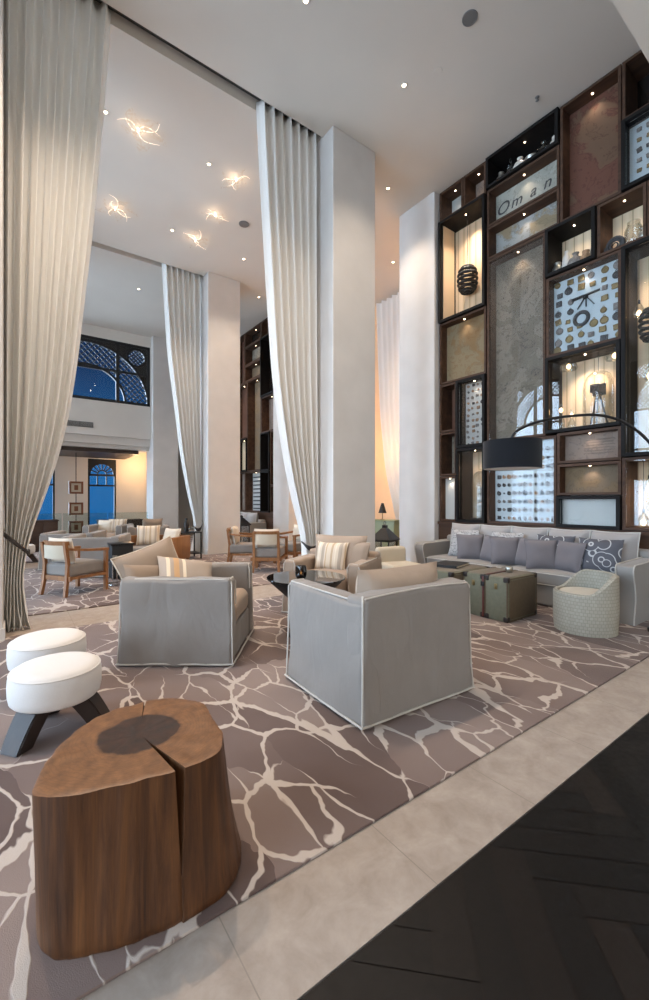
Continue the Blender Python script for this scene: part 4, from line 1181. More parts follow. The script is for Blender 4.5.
# ------------------------------------------------------------------ display shelving
XF = 6.08
def dbox(label, ya, yb, z0, z1, back, depth=.22, black=False, glassy=False, lamp=None, lining=None, mirror=False, ymap=None, spots=True, lampx=.06, group='display boxes of the tall shelf wall'):
    """one box of the shelf wall: y from yb (south) to ya (north)"""
    if ymap: ya, yb = ymap(yb), ymap(ya)
    cy, cz = (ya + yb) / 2, (z0 + z1) / 2; W, Hh = ya - yb, z1 - z0
    t = thing('display_box', label, 'display box', (XF, cy, z0), 0, group)
    th = .034; Xb = .42; xf = -.03 if black else 0
    mb = MB(); g_ = .001
    for s in (-1, 1):
        mb.box(((Xb + xf) / 2, s * (W / 2 - th / 2 - g_), Hh / 2), (Xb - xf, th, Hh - 2 * g_)); mb.box(((Xb + xf) / 2, 0, Hh / 2 + s * (Hh / 2 - th / 2 - g_)), (Xb - xf, W - 2 * th - 2 * g_, th))
    mb.build('case', M['blackframe'] if black else (lining or M['darkwood']), t, False)
    bx = depth
    mb = MB(); mb.box((bx + .008, 0, Hh / 2), (.016, W - 2 * th, Hh - 2 * th)); bp = mb.build('back_panel', back, t, False)
    if black or lining:
        mb = MB(); fw_ = .042 if black else .03
        for s in (-1, 1):
            mb.box((xf - .006, s * (W / 2 - fw_ / 2 - .002), Hh / 2), (.014, fw_, Hh - .004)); mb.box((xf - .006, 0, Hh / 2 + s * (Hh / 2 - fw_ / 2 - .002)), (.014, W - 2 * fw_, fw_))
        mb.build('front_frame', M['blackframe'] if black else M['darkwood'], t, False)
    if glassy:
        mb = MB(); mb.box((.022, 0, Hh / 2), (.006, W - 2 * th - .004, Hh - 2 * th - .004)); mb.build('glass_pane', M['glass'], t, False)
    if lamp:
        lx = min(depth * .5, .12)
        mb = MB(); zt = Hh - th; mb.lathe([(.001, zt - .010), (.007, zt - .010), (.011, zt - .006), (.012, zt - .0005), (.001, zt - .0005)], 14, (lx, 0, 0)); mb.build('downlight', M['bulb'], t)
        if spots: spot('niche_spot', (XF + lx, cy, z0 + zt - .02), (XF + depth * .75, cy, z0), lamp * NICHE, angle=115, blend=.9, size=.02)
    return t, bp, W, Hh, bx

def shelf1():
    P = {}
    P['cubA'] = dbox('small top-corner shelf box with a pale print, under the ceiling at the pilaster', 4.88, 4.40, 6.18, 6.70, M['white_panel'], .3, lamp=1.5)
    P['cubB'] = dbox('small shelf box under the ceiling, right of the top-corner box', 4.39, 3.97, 6.18, 6.70, M['map_text'], .3, lamp=1.5)
    P['lant'] = dbox('tall pale lit shelf box holding a hanging black basket lantern', 4.88, 3.97, 4.40, 6.17, M['slat'], .40, True, False, 40, None)
    t = P['lant'][0]
    for s in (-1, 1):
        mb = MB(); mb.box((.2, s * (.455 - .042), .885), (.30, .012, 1.68)); mb.build('side_panel', M['slat'], t, False)
    spot('niche_spot', (6.16, 4.425, 6.10), (6.42, 4.425, 4.6), 60 * NICHE, angle=70, blend=.9, size=.03)  # extra spot without a fitting, added to even out the box's light
    P['map'] = dbox('shelf box with a golden-brown old map, directly below the pale lantern box', 4.88, 3.97, 3.32, 4.39, M['map_tan'], .16, lamp=2.5)
    P['sa'] = dbox('narrow shelf box with a red-brown back, at the pilaster below the golden map', 4.88, 4.53, 2.48, 3.31, M['redwood'], .3, lamp=None)
    P['sb'] = dbox('narrow shelf box with a grey map back, second from the bottom at the pilaster', 4.88, 4.53, 1.72, 2.47, M['map_grey'], .3)
    P['sc'] = dbox('narrow shelf box with a white panel, lowest at the pilaster', 4.88, 4.53, .93, 1.71, M['white_panel'], .12, lamp=2)
    P['fos'] = dbox('black-framed shelf box with mounted shells and stones beside the narrow boxes', 4.52, 3.97, 2.17, 3.31, M['white_panel'], .2, True, True, 3)
    P['dome'] = dbox('black-framed shelf box holding a tall glass dome, behind the lamp shade\'s left edge', 4.52, 3.97, .93, 2.16, M['slat'], .40, True, True, 8)
    P['vase'] = dbox('wide dark shelf box with small vases right under the ceiling', 3.95, 2.84, 6.21, 6.70, M['smoke'], .40, True, False, 5)
    P['oman'] = dbox('shelf box with a pale map lettered Oman', 3.95, 2.84, 5.62, 6.20, M['map_oman'], .2, lamp=2.5)
    P['sea'] = dbox('shelf box with a blue-grey coast map below the Oman map', 3.95, 2.84, 5.10, 5.61, M['map_sea'], .2, lamp=2.5)
    P['tall'] = dbox('tallest shelf box with a grey map behind glass mirroring an arched window', 3.95, 3.03, 2.21, 5.09, M['map_grey'], .2, False, True, 6)
    P['amm'] = dbox('shelf box with rows of small ammonites on a pale board, behind the black lamp shade', 3.95, 2.88, .93, 2.20, M['blue_white'], .18, False, True, 7)
    P['figs'] = dbox('black-framed shelf box with little figurines, above the instrument case', 3.02, 2.38, 4.42, 5.09, M['slat'], .40, True, False, 5)
    P['inst'] = dbox('glazed case full of brass compasses and instruments on a pale board', 3.02, 2.10, 3.30, 4.41, M['blue_white'], .16, False, True, 2.5)
    P['cam'] = dbox('black-framed warm lit shelf box with a bellows camera under a glass dome', 3.02, 2.10, 2.23, 3.29, M['slat'], .40, True, True, 40)
    P['txt'] = dbox('low shelf box with a pinkish chart and script lines, above two other low boxes', 2.87, 2.10, 1.80, 2.22, M['map_text'], .16, lamp=1.5)
    P['gold'] = dbox('low shelf box with a golden map, between the script chart and the black-framed box', 2.87, 2.10, 1.365, 1.79, M['map_gold'], .16, lamp=2.5)
    P['wht'] = dbox('low black-framed glazed shelf box with a plain white board just over the sofa', 2.87, 2.10, .93, 1.355, M['white_panel'], .08, True, True, None)
    P['red'] = dbox('tall shelf box with a red-ochre map reaching the ceiling', 2.83, 2.10, 5.10, 6.70, M['map_red'], .2, lamp=4)
    P['coil'] = dbox('shelf box with a coiled shell and glass jars, right of the figurine box', 2.37, 1.84, 4.42, 5.09, M['slat'], .40, lamp=5)
    P['topr'] = dbox('dark shelf box in the upper right corner of the wall with a small lit strip', 2.09, 1.29, 5.97, 6.70, M['smoke'], .40, False, False, None)
    P['grid'] = dbox('black-framed pale case with a grid of small stones, at the right edge of the photo', 2.09, 1.29, 5.10, 5.96, M['blue_white'], .14, True, True, 5)
    P['endc'] = dbox('shelf box right of the coiled-shell box, nearly outside the photo', 1.83, 1.29, 4.42, 5.09, M['smoke'], .40)
    P['rtall'] = dbox('tall black-framed lit shelf box with hanging glass lamps at the right edge', 2.09, 1.29, 1.83, 4.41, M['slat'], .40, True, True, 40)
    P['rlow'] = dbox('low lit shelf box with glowing teardrop lamps at the right edge above the sofa arm', 2.09, 1.29, .93, 1.82, M['slat'], .40, False, True, 22)
    return P
P = shelf1()

for o_ in P['amm'][0].children:
    if o_.name.startswith('glass_pane'): o_.data.materials[0] = M['glass_dim']
# lettering on the map
t, bp, W_, H_, bx = P['oman']
for i, (ch, y, z) in enumerate((('O', .41, .165), ('m', .18, .17), ('a', -.08, .17), ('n', -.29, .17))):
    cu = bpy.data.curves.new('map_letter', 'FONT'); cu.body = ch; cu.size = .26 if ch == 'O' else .24; cu.extrude = .002; cu.shear = .28; cu.align_x = 'CENTER'
    cu.materials.append(M['stone_dark'])
    tmp = bpy.data.objects.new('map_letter_curve', cu); COL.objects.link(tmp); bpy.context.view_layer.update()
    me = bpy.data.meshes.new_from_object(tmp.evaluated_get(bpy.context.evaluated_depsgraph_get())); bpy.data.objects.remove(tmp)
    o = bpy.data.objects.new('map_letter', me); COL.objects.link(o); o.parent = bp
    o.location = (bx - .003, y, z + .05); o.rotation_euler = (PI / 2, 0, -PI / 2)
# script lines on the pink chart
t, bp, W_, H_, bx = P['txt']
mb = MB()
for k in range(6):
    z = .30 - k * .036; x0 = -.02 - .01 * k; pts = []
    for j in range(40):
        pts.append((bx - .003, .08 - j * .0088 + .02 * (k % 2), z + .006 * math.sin(j * 1.9 + k) + .003 * math.sin(j * 4.3)))
    mb.tube(pts, .0016, 4)
mb.build('script_lines', M['stone_dark'], bp)

def specimen(bm_parent, y, z, r, kind, mat, bx):
    mb = MB()
    ax = Euler((0, -PI / 2, 0)).to_matrix()
    if kind == 'ammonite':
        pts = []; rs = []
        for k in range(30):
            a = k * .48; q = k / 29; rr = r * (.12 + .70 * q); pts.append((bx - .008 - .006 * q, y + rr * math.cos(a), z + rr * math.sin(a))); rs.append(r * (.07 + .22 * q))
        mb.tube(pts, rs, 6)
    elif kind == 'compass':
        mb.lathe([(.001, 0), (r, 0), (r, .016), (r * .86, .020), (r * .84, .012), (.001, .012)], 18, (bx - .001, y, z), axis=ax)
        mb.bar((bx - .015, y - r * .6, z - r * .3), (bx - .015, y + r * .6, z + r * .3), .006, .003)
        mb.tube([(bx - .009, y + r * .25 * math.cos(a), z + r * 1.15 + r * .25 * math.sin(a)) for a in [2 * PI * k / 10 for k in range(10)]], r * .07, 5, True)
    elif kind == 'square':
        mb.box((bx - .012, y, z), (.022, r * 1.7, r * 1.7), (R.uniform(-.2, .2), 0, 0), bev=.004)
        mb.lathe([(.001, 0), (r * .55, 0), (r * .5, .006), (.001, .006)], 14, (bx - .022, y, z), axis=ax)
    elif kind == 'stone':
        mb.rbox((bx - .012, y, z), (.022, r * 1.7, r * 1.5), r * .5, 3, wob(.006, 40, y * 9 + z * 5), 1)
    return mb

# ammonites
t, bp, W_, H_, bx = P['amm']
for i in range(9):
    for j in range(11):
        y = -W_ / 2 + .11 + j * (W_ - .22) / 10; z = .09 + i * .128
        r = R.choice((.027, .031, .036, .040)) * (1.15 if j in (5, 10) else 1)
        if R.random() < .1 and j not in (0, 5): r *= .6
        specimen(bp, -y, z, r, 'ammonite' if R.random() < .75 else 'stone', None, bx).build('ammonite', M[R.choice(('stone_dark', 'stone_dark', 'stone_mid', 'stone_mid', 'stone_tan'))], bp)
# shells and stones
t, bp, W_, H_, bx = P['fos']
for i in range(11):
    for j in range(5):
        specimen(bp, -W_ / 2 + .09 + j * .092 + R.uniform(-.015, .015), .085 + i * .098 + R.uniform(-.015, .015), R.uniform(.020, .036), R.choice(('stone', 'ammonite', 'stone')), None, bx).build('fossil', M[R.choice(('stone_dark', 'stone_mid', 'stone_tan', 'stone_tan'))], bp)
# instruments
t, bp, W_, H_, bx = P['inst']
gy, gz = 6, 8
for i in range(gz):
    for j in range(gy):
        y = W_ / 2 - .10 - j * (W_ - .2) / 5 + R.uniform(-.02, .02); z = .10 + i * (H_ - .2) / 7 + R.uniform(-.02, .02)
        if i in (3, 4, 5) and j in (2, 3): continue
        specimen(bp, y, z, R.uniform(.036, .054), R.choice(('compass', 'compass', 'compass', 'stone', 'stone', 'square')), None, bx).build('brass_instrument', M[R.choice(('brass', 'brass', 'stone_mid', 'stone_dark'))], bp)
mb = MB(); mb.tube([(bx - .014, .06 + .085 * math.cos(a), .46 + .085 * math.sin(a)) for a in [2 * PI * k / 32 for k in range(32)]], .024, 10, True); mb.build('ring_dial', M['stone_dark'], bp)
mb = MB(); mb.tube([(bx - .03, .17, .74), (bx - .03, -.17, .76)], [.020, .013], 12)
for dy in (-.10, .0, .11): mb.bar((bx - .025, 0, .74), (bx - .015, dy, .60), .012)
mb.lathe([(.001, -.02), (.03, -.02), (.03, .02), (.001, .02)], 14, (bx - .026, 0, .73)); mb.build('surveying_telescope', M['matte_black'], bp)
# stone grid
t, bp, W_, H_, bx = P['grid']
for i in range(6):
    for j in range(7):
        specimen(bp, W_ / 2 - .14 - j * .1, .12 + i * .125, .032, 'square' if (i + j) % 3 == 0 else 'stone', None, bx).build('stone_sample', M[('stone_dark', 'brass', 'stone_mid')[(i // 1) % 3]], bp)

# hanging basket lantern
def basket_lantern(label, loc, r, h, ztop):
    t = thing('basket_lantern', label, 'lantern', loc)
    mb = MB(); n = 9
    for k in range(n):
        q = k / (n - 1); a = -PI / 2 + PI * q; rr = r * max(.25, math.cos(a) ** .45); z = h / 2 + h / 2 * math.sin(a)
        mb.tube([(rr * math.cos(b), rr * math.sin(b), z) for b in [2 * PI * m / 24 for m in range(24)]], h * .055, 6, True)
    mb.build('woven_basket', M['matte_black'], t)
    mb = MB(); mb.tube([(0, 0, h), (0, 0, ztop)], .004, 6); mb.build('cord', M['matte_black'], t)
    return t
basket_lantern('black woven basket lantern hanging in the tall pale shelf box', (6.29, 4.46, 4.86), .155, .42, 6.13 - 4.86)
basket_lantern('black woven basket lantern hanging in the tall box at the right edge', (6.29, 1.84, 3.25), .13, .38, 4.37 - 3.25)
# vases in the top box
def vase(label, loc, prof, mat, name='vase', cat='vase', group=None, n=24):
    mb = MB(); mb.lathe(prof, n); o = mb.build(name, mat, None, loc=loc); tag(o, label, cat, group); return o
vp = {'round': [(.001, 0), (.05, 0), (.09, .04), (.1, .09), (.08, .14), (.035, .17), (.03, .2), (.045, .22), (.035, .22), (.022, .2), (.02, .17), (.001, .16)],
      'tall': [(.001, 0), (.04, 0), (.05, .06), (.055, .15), (.04, .22), (.02, .26), (.025, .3), (.018, .3), (.012, .26), (.001, .25)],
      'bowl': [(.001, 0), (.04, 0), (.08, .05), (.1, .11), (.095, .11), (.07, .055), (.001, .02)],
      'jug': [(.001, 0), (.055, 0), (.075, .05), (.07, .11), (.04, .15), (.045, .19), (.037, .19), (.03, .15), (.001, .14)]}
zb = 6.245
for i, (y, k, m, lab) in enumerate(((3.78, 'jug', 'silver', 'first small silver jug from the left in the top vase box'), (3.63, 'tall', 'jar', 'slim glass bottle beside the silver jug in the top vase box'), (3.47, 'round', 'marble_white', 'pale round vase in the left half of the top vase box'), (3.29, 'bowl', 'silver', 'silver bowl near the middle of the top vase box'),
                                     (3.11, 'round', 'jar', 'round glass vase right of the silver bowl in the top vase box'), (2.95, 'jug', 'marble_white', 'pale jug at the right end of the top vase box'))):
    vase(lab, (6.20, y, zb), vp[k], M[m], 'vase', 'vase', 'vases in the top shelf box')
zb = 4.456
for i, (y, k, m, lab) in enumerate(((2.93, 'jug', 'silver', 'silver jug at the left end of the figurine box'), (2.81, 'tall', 'marble_white', 'slim pale vase second from left in the figurine box'), (2.69, 'round', 'stone_mid', 'round grey pot in the middle of the figurine box'), (2.56, 'jug', 'stone_tan', 'tan jug right of the round grey pot in the figurine box'), (2.45, 'tall', 'silver', 'tall silver flask at the right end of the figurine box'))):
    vase(lab, (6.22, y, zb), vp[k], M[m], 'vase', 'vase', 'small vessels in the figurine box')
# coil shell and jars
mb = MB(); pts = []; rs = []
for k in range(60):
    a = k * .32; rr = .02 + .0016 * k; pts.append((0, rr * math.cos(a), .115 + rr * math.sin(a))); rs.append(.006 + .00034 * k)
mb.tube(pts, rs, 10); tag(mb.build('coiled_shell', M['stone_dark'], None, loc=(6.22, 2.22, zb - .012)), 'dark coiled shell standing on edge in the box right of the figurines', 'shell')
vase('large glass jar beside the dark coiled shell', (6.24, 2.02, zb), [(.001, 0), (.08, 0), (.1, .03), (.1, .2), (.07, .26), (.07, .3), (.06, .3), (.06, .26), (.09, .2), (.09, .03), (.001, .01)], M['jar'], 'glass_jar', 'jar')
vase('small silver pot right of the large glass jar', (6.20, 1.90, zb), [(r * .6, z * .7) for r, z in vp['round']], M['silver'], 'pot', 'pot')
# glass dome in the narrow box
t = thing('glass_dome', 'tall glass dome with stacked pale shells inside, left of the black lamp shade', 'glass dome', (6.28, 4.20, .966))
mb = MB(); mb.lathe([(.001, 0), (.155, 0), (.16, .02), (.15, .035), (.001, .036)], 36); mb.build('foot', M['matte_black'], t)
mb = MB(); mb.lathe([(.138, .037), (.14, .6), (.13, .70), (.10, .77), (.05, .81), (.001, .82)], 36, cap=False); mb.lathe([(.001, .82), (.014, .828), (.018, .845), (.001, .86)], 14); mb.build('dome', M['jar'], t)
for k in range(4):
    mb = MB(); mb.rbox((0, 0, .08 + k * .14), (.13 - .012 * k, .12 - .012 * k, .13), .05, 4, wob(.02, 14, k), 2); mb.build('shell', M['marble_white'], t)
# camera under a dome
t = thing('bellows_camera', 'old black bellows camera on a wooden tripod inside the warm lit shelf box', 'camera', (6.27, 2.43, 2.265))
mb = MB(); mb.box((.03, 0, .50), (.05, .15, .15), bev=.006); mb.build('body', M['matte_black'], t)
mb = MB(); rows = []
for k in range(9):
    h_ = .066 - .003 * k - (.006 if k % 2 else 0); x = .005 - .014 * k; rows.append([(x, -h_, .5 - h_), (x, h_, .5 - h_), (x, h_, .5 + h_), (x, -h_, .5 + h_)])
mb.quadgrid(rows, True); mb.build('bellows', M['leather_black'], t, False)
mb = MB(); mb.box((-.115, 0, .5), (.014, .11, .11), bev=.004); mb.lathe([(.001, 0), (.03, 0), (.032, .03), (.026, .034), (.001, .02)], 18, (-.12, 0, .5), axis=Euler((0, -PI / 2, 0)).to_matrix()); mb.build('lens_board', M['matte_black'], t)
for k in range(3):
    a = 2 * PI * k / 3 + .5; mb = MB(); mb.bar((.02 * math.cos(a), .02 * math.sin(a), .42), (.10 * math.cos(a), .12 * math.sin(a), .002), .014, .018); mb.build('leg', M['legwood'], t)
mb = MB(); mb.lathe([(.001, .405), (.04, .405), (.04, .425), (.001, .426)], 16); mb.build('tripod_head', M['brass'], t)
t = thing('bell_jar', 'large clear bell jar covering the old bellows camera', 'bell jar', (6.275, 2.43, 2.2655))
mb = MB(); mb.lathe([(.180, .001), (.186, .02), (.188, .5), (.175, .61), (.14, .69), (.08, .735), (.001, .75)], 40, cap=False, sx=.68); mb.build('dome', M['jar'], t)
mb = MB(); mb.tube([(0, 0, .75), (0, 0, .985)], .004, 6); mb.build('cord', M['matte_black'], t)
def glass_lamp(label, loc, prof, group, cord=0, bulb=.02, zb_=.05, name='glass_lamp'):
    t = thing(name, label, 'lamp', loc, 0, group)
    mb = MB(); mb.lathe(prof, 28, cap=False); mb.build('glass_shade', M['jar'], t)
    mb = MB(); mb.lathe([(.001, zb_ - bulb * 1.2), (bulb * .7, zb_ - bulb * .7), (bulb, zb_), (bulb * .7, zb_ + bulb * .8), (.001, zb_ + bulb * 1.4)], 14); mb.build('bulb', M['bulb_soft'], t)
    if cord:
        zt = prof[-1][1]
        mb = MB(); mb.tube([(0, 0, zt), (0, 0, cord)], .003, 6); mb.lathe([(.001, zt - .012), (.012, zt - .012), (.012, zt + .03), (.001, zt + .03)], 10); mb.build('cord', M['matte_black'], t)
    return t
crown = [(.10, 0), (.115, .03), (.10, .07), (.05, .10), (.012, .115)]  # reflected chandeliers, built as hanging glass shapes
tear = [(.001, 0), (.04, .012), (.062, .05), (.06, .09), (.035, .15), (.012, .19)]
glass_lamp('crown-shaped chandelier reflection, built as a pendant, at the upper left inside the camera box', (6.22, 2.78, 3.10), crown, 'chandelier reflections in the camera box', .152, .03, .045)
glass_lamp('crown-shaped chandelier reflection, built as a pendant, at the upper right inside the camera box', (6.22, 2.22, 3.10), crown, 'chandelier reflections in the camera box', .152, .03, .045)
cup = [(.03, 0), (.04, .02), (.042, .10), (.036, .14)]
glass_lamp('tall glass oil lamp at the left of the camera box', (6.26, 2.90, 2.266), [(.04, 0), (.05, .04), (.045, .16), (.02, .22), (.02, .40)], 'oil lamps in the camera box', 0, .026, .30)
glass_lamp('shorter glass oil lamp between the tall oil lamp and the camera', (6.22, 2.74, 2.266), [(.04, 0), (.05, .04), (.045, .1), (.02, .14), (.02, .28)], 'oil lamps in the camera box', 0, .026, .2)
for i, (y, z, lab) in enumerate(((1.86, 1.38, 'upper'), (1.82, 1.14, 'middle'), (1.90, .97, 'lowest'))):
    glass_lamp('%s glowing teardrop glass lamp in the low box at the right edge' % lab, (6.24 - .06 * i, y - .01 * i, z), tear, 'teardrop lamps in the low right box', (1.785 - z), .03, .06)
for i, (y, z, lab) in enumerate(((1.97, 3.55, 'topmost'), (1.86, 2.75, 'middle'), (1.78, 2.15, 'bottom'))):
    glass_lamp('%s glowing glass lamp hanging in the tall box at the right edge' % lab, (6.26, y, z), tear, 'glass lamps in the tall right box', (4.374 - z), .03, .06)

# distant shelf wall of the third bay, built the other way round
ym = lambda y: 15.54 - y
GD = 'display boxes of the distant shelf wall'
far = [('high left small shelf box of the distant shelf wall', 4.88, 4.40, 6.18, 6.70, 'white_panel', 0, 2), ('high small box next to it on the distant shelf wall', 4.39, 3.97, 6.18, 6.70, 'map_text', 0, 2),
       ('tall dark shelf box on the right side of the distant shelf wall', 4.88, 3.97, 4.40, 6.17, 'smoke', 1, 0), ('brown map box on the right side of the distant shelf wall', 4.88, 3.97, 3.32, 4.39, 'map_text', 0, 4),
       ('narrow brown box at the right end of the distant shelf wall', 4.88, 4.53, 1.72, 3.31, 'redwood', 0, 0), ('narrow white box at the right end of the distant shelf wall, lowest there', 4.88, 4.53, .93, 1.71, 'white_panel', 0, 2), ('black-framed dark box beside the narrow ones on the distant shelf wall', 4.52, 3.97, 2.17, 3.31, 'smoke', 1, 2),
       ('black-framed low dark box beside the ribbed board of the distant shelf wall', 4.52, 3.97, .93, 2.16, 'smoke', 1, 2), ('wide top box of the distant shelf wall', 3.95, 2.84, 6.21, 6.70, 'smoke', 0, 4), ('second box from the top on the distant shelf wall', 3.95, 2.84, 5.62, 6.20, 'map_grey', 0, 4),
       ('third box from the top on the distant shelf wall', 3.95, 2.84, 5.10, 5.61, 'map_gold', 0, 4), ('tallest map box of the distant shelf wall', 3.95, 3.03, 2.21, 5.09, 'map_gold', 0, 8), ('pale board with dark rows, low on the distant shelf wall', 3.95, 2.88, .93, 2.20, 'white_panel', 0, 6),
       ('brown box at the left of the tallest map on the distant shelf wall', 3.02, 2.10, 3.30, 5.09, 'redwood', 0, 4), ('lower left lit box of the distant shelf wall', 3.02, 2.10, 2.23, 3.29, 'slat', 1, 6), ('low left box of the distant shelf wall', 2.87, 2.10, .93, 2.22, 'map_text', 0, 0), ('upper left box of the distant shelf wall', 2.83, 2.10, 5.10, 6.70, 'map_red', 0, 0)]
for lab, a, b, z0, z1, m, bl, lp in far:
    q = dbox(lab, a, b, z0, z1, M[m], .25, bool(bl), False, lp or None, ymap=ym, spots=lp >= 4, group=GD)
    if 'dark rows' in lab:
        for i in range(9):
            mb = MB(); mb.box((q[4] - .006, 0, .1 + i * .125), (.012, q[2] - .16, .045), bev=.004); mb.build('specimen_row', M['stone_dark'], q[1])

# ------------------------------------------------------------------ ceiling fixtures and light patterns
def downlight(x, y, label, power=60):
    t = thing('ceiling_downlight', label, 'ceiling light', (x, y, ZC), 0, 'recessed ceiling downlights')
    mb = MB(); mb.lathe([(.024, -.001), (.026, -.008), (.044, -.007), (.048, -.001)], 24, cap=False); mb.build('trim_ring', M['ceil'], t)
    mb = MB(); mb.lathe([(.001, -.004), (.022, -.004), (.024, -.0015), (.001, -.001)], 20); mb.build('lens', M['bulb'], t)
    if power: spot('downlight_spot', (x, y, ZC - .03), (x, y, 0), power * DOWN, angle=100, blend=1, size=.05)
dl = [(4.13, 3.89, 'downlight above the facing armchair, nearest the central column'), (2.57, 3.86, 'downlight at the very top edge of the photo'), (5.27, 5.34, 'downlight in the gap between central column and pilaster'), (1.05, 6.62, 'downlight beside the large star-shaped light pattern at the left curtain'), (2.56, 6.66, 'downlight between the star-shaped light patterns and the central curtain'),
      (2.59, 8.73, 'downlight beyond the star-shaped light patterns, near the second curtain slot'), (4.2, 8.82, 'downlight right of the round ceiling speaker, beyond the central curtain'), (5.31, 10.24, 'far downlight close to the distant shelf wall'), (2.62, 11.67, 'farthest downlight, in front of the pierced window'), (7.0, 6.93, 'downlight in the alcove, beyond the gap'), (5.2, 12.4, 'downlight in front of the distant shelf wall'), (5.2, 7.4, 'downlight hidden over the alcove entrance'), (1.0, 11.67, 'downlight over the distant left sofas'), (1.0, 3.86, 'added out-of-view downlight above the two white stools, brightening the left curtain'), (-.5, 3.86, 'added out-of-view downlight west of the stools, brightening the left curtain')]  # last two lamps are added out of view to brighten the left curtain
for x, y, lab in dl: downlight(x, y, lab, 130 if y == 3.86 and x < 2 else 60)  # the two added lamps run stronger
def light_petal_mat():  # glow of the cast light pattern, put into emission
    m, nt, o = newmat('light_pattern_petal')
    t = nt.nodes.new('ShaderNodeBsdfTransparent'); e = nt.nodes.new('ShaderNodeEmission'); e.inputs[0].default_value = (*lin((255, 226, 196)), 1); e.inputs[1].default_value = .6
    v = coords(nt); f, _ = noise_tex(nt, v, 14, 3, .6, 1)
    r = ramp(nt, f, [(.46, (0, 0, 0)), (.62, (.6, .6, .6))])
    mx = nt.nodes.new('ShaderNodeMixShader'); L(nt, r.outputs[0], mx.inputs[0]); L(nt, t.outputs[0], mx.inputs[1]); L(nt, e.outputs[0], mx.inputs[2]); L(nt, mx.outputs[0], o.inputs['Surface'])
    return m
PG = light_petal_mat(); M['streak_glow'] = glow('light_pattern_streak', (255, 232, 208), 1.6)
def burst(x, y, label, s=1, seed=0):  # light pattern cast on the ceiling, built as glowing shapes
    t = thing('ceiling_light_pattern', label, 'ceiling light', (x, y, ZC), seed, 'star-shaped light patterns on the ceiling')
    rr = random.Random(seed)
    mb = MB(); mb.lathe([(.001, -.06), (.008, -.055), (.012, -.04), (.009, -.02), (.006, -.0015), (.001, -.001)], 14); mb.build('bulb', M['bulb'], t)  # bright core of the light pattern, not a fitted bulb
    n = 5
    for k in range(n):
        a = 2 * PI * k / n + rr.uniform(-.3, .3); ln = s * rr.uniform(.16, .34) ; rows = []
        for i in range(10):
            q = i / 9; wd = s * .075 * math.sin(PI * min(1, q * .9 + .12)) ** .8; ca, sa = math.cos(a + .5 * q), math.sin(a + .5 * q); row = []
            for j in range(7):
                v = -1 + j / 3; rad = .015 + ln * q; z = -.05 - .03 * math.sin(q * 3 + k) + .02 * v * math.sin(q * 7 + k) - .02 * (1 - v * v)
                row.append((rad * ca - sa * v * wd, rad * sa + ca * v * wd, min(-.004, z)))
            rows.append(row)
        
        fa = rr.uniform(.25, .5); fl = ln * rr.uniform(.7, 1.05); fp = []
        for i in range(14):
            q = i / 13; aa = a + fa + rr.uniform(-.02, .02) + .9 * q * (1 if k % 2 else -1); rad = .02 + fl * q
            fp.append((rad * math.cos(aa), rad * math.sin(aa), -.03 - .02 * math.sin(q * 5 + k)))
        m3 = MB(); m3.tube(fp, [.006 - .0045 * i / 13 for i in range(14)], 6); m3.build('light_streak', M['streak_glow'], t)
        m2 = MB(); m2.quadgrid(rows); m2.build('light_petal', PG, t)
    point('pattern_glow', (x, y, ZC - .15), .35 * DOWN, (255, 220, 184), .03)  # added glow on the ceiling around the pattern
burst(1.48, 6.63, 'largest star-shaped light pattern on the ceiling, nearest of the five', 1.35, 1)
burst(1.53, 8.66, 'star-shaped light pattern on the ceiling next to the left curtain edge', 1.2, 2)
burst(3.04, 6.68, 'star-shaped light pattern on the ceiling closest to the central curtain', 1.0, 3)
burst(3.09, 7.73, 'star-shaped light pattern on the ceiling in front of the round ceiling speaker', 1.0, 4)
burst(3.05, 8.71, 'farthest star-shaped light pattern on the ceiling, by the second curtain', 1.0, 5)
def speaker(x, y, label, r=.1):
    t = thing('ceiling_speaker', label, 'speaker', (x, y, ZC), 0, 'round ceiling speakers')
    mb = MB(); mb.lathe([(r * .9, -.001), (r * .92, -.012), (r * .98, -.012), (r, -.001)], 36, cap=False); mb.build('trim_ring', M['grille'], t)
    mb = MB(); mb.lathe([(.001, -.007), (r * .9, -.007), (r * .9, -.003), (.001, -.002)], 36); mb.build('grille', M['grille_dark'], t)
speaker(4.15, 2.91, 'round grey ceiling speaker near the top of the photo', .085)
speaker(3.67, 7.70, 'round grey ceiling speaker beyond the central curtain', .10)
def small_fix(x, y, label, name, cat, r, h):
    mb = MB(); mb.lathe([(.001, -h), (r * .6, -h), (r * .9, -h * .6), (r, -.001), (.001, -.0008)], 20); tag(mb.build(name, M['ceil'], None, loc=(x, y, ZC)), label, cat)
mb = MB(); mb.lathe([(.001, -.05), (.02, -.05), (.022, -.046), (.008, -.04), (.007, -.012), (.026, -.008), (.028, -.001), (.001, -.0008)], 16); tag(mb.build('sprinkler', M['grille'], None, loc=(5.70, 2.95, ZC)), 'small sprinkler head on the ceiling close to the shelf tops', 'sprinkler')
mb = MB(); mb.lathe([(.001, -.006), (.05, -.006), (.056, -.001), (.001, -.0008)], 20); tag(mb.build('access_cover', M['ceil'], None, loc=(4.34, 3.51, ZC)), 'small flush white disc on the ceiling between speaker and central column', 'ceiling cover')

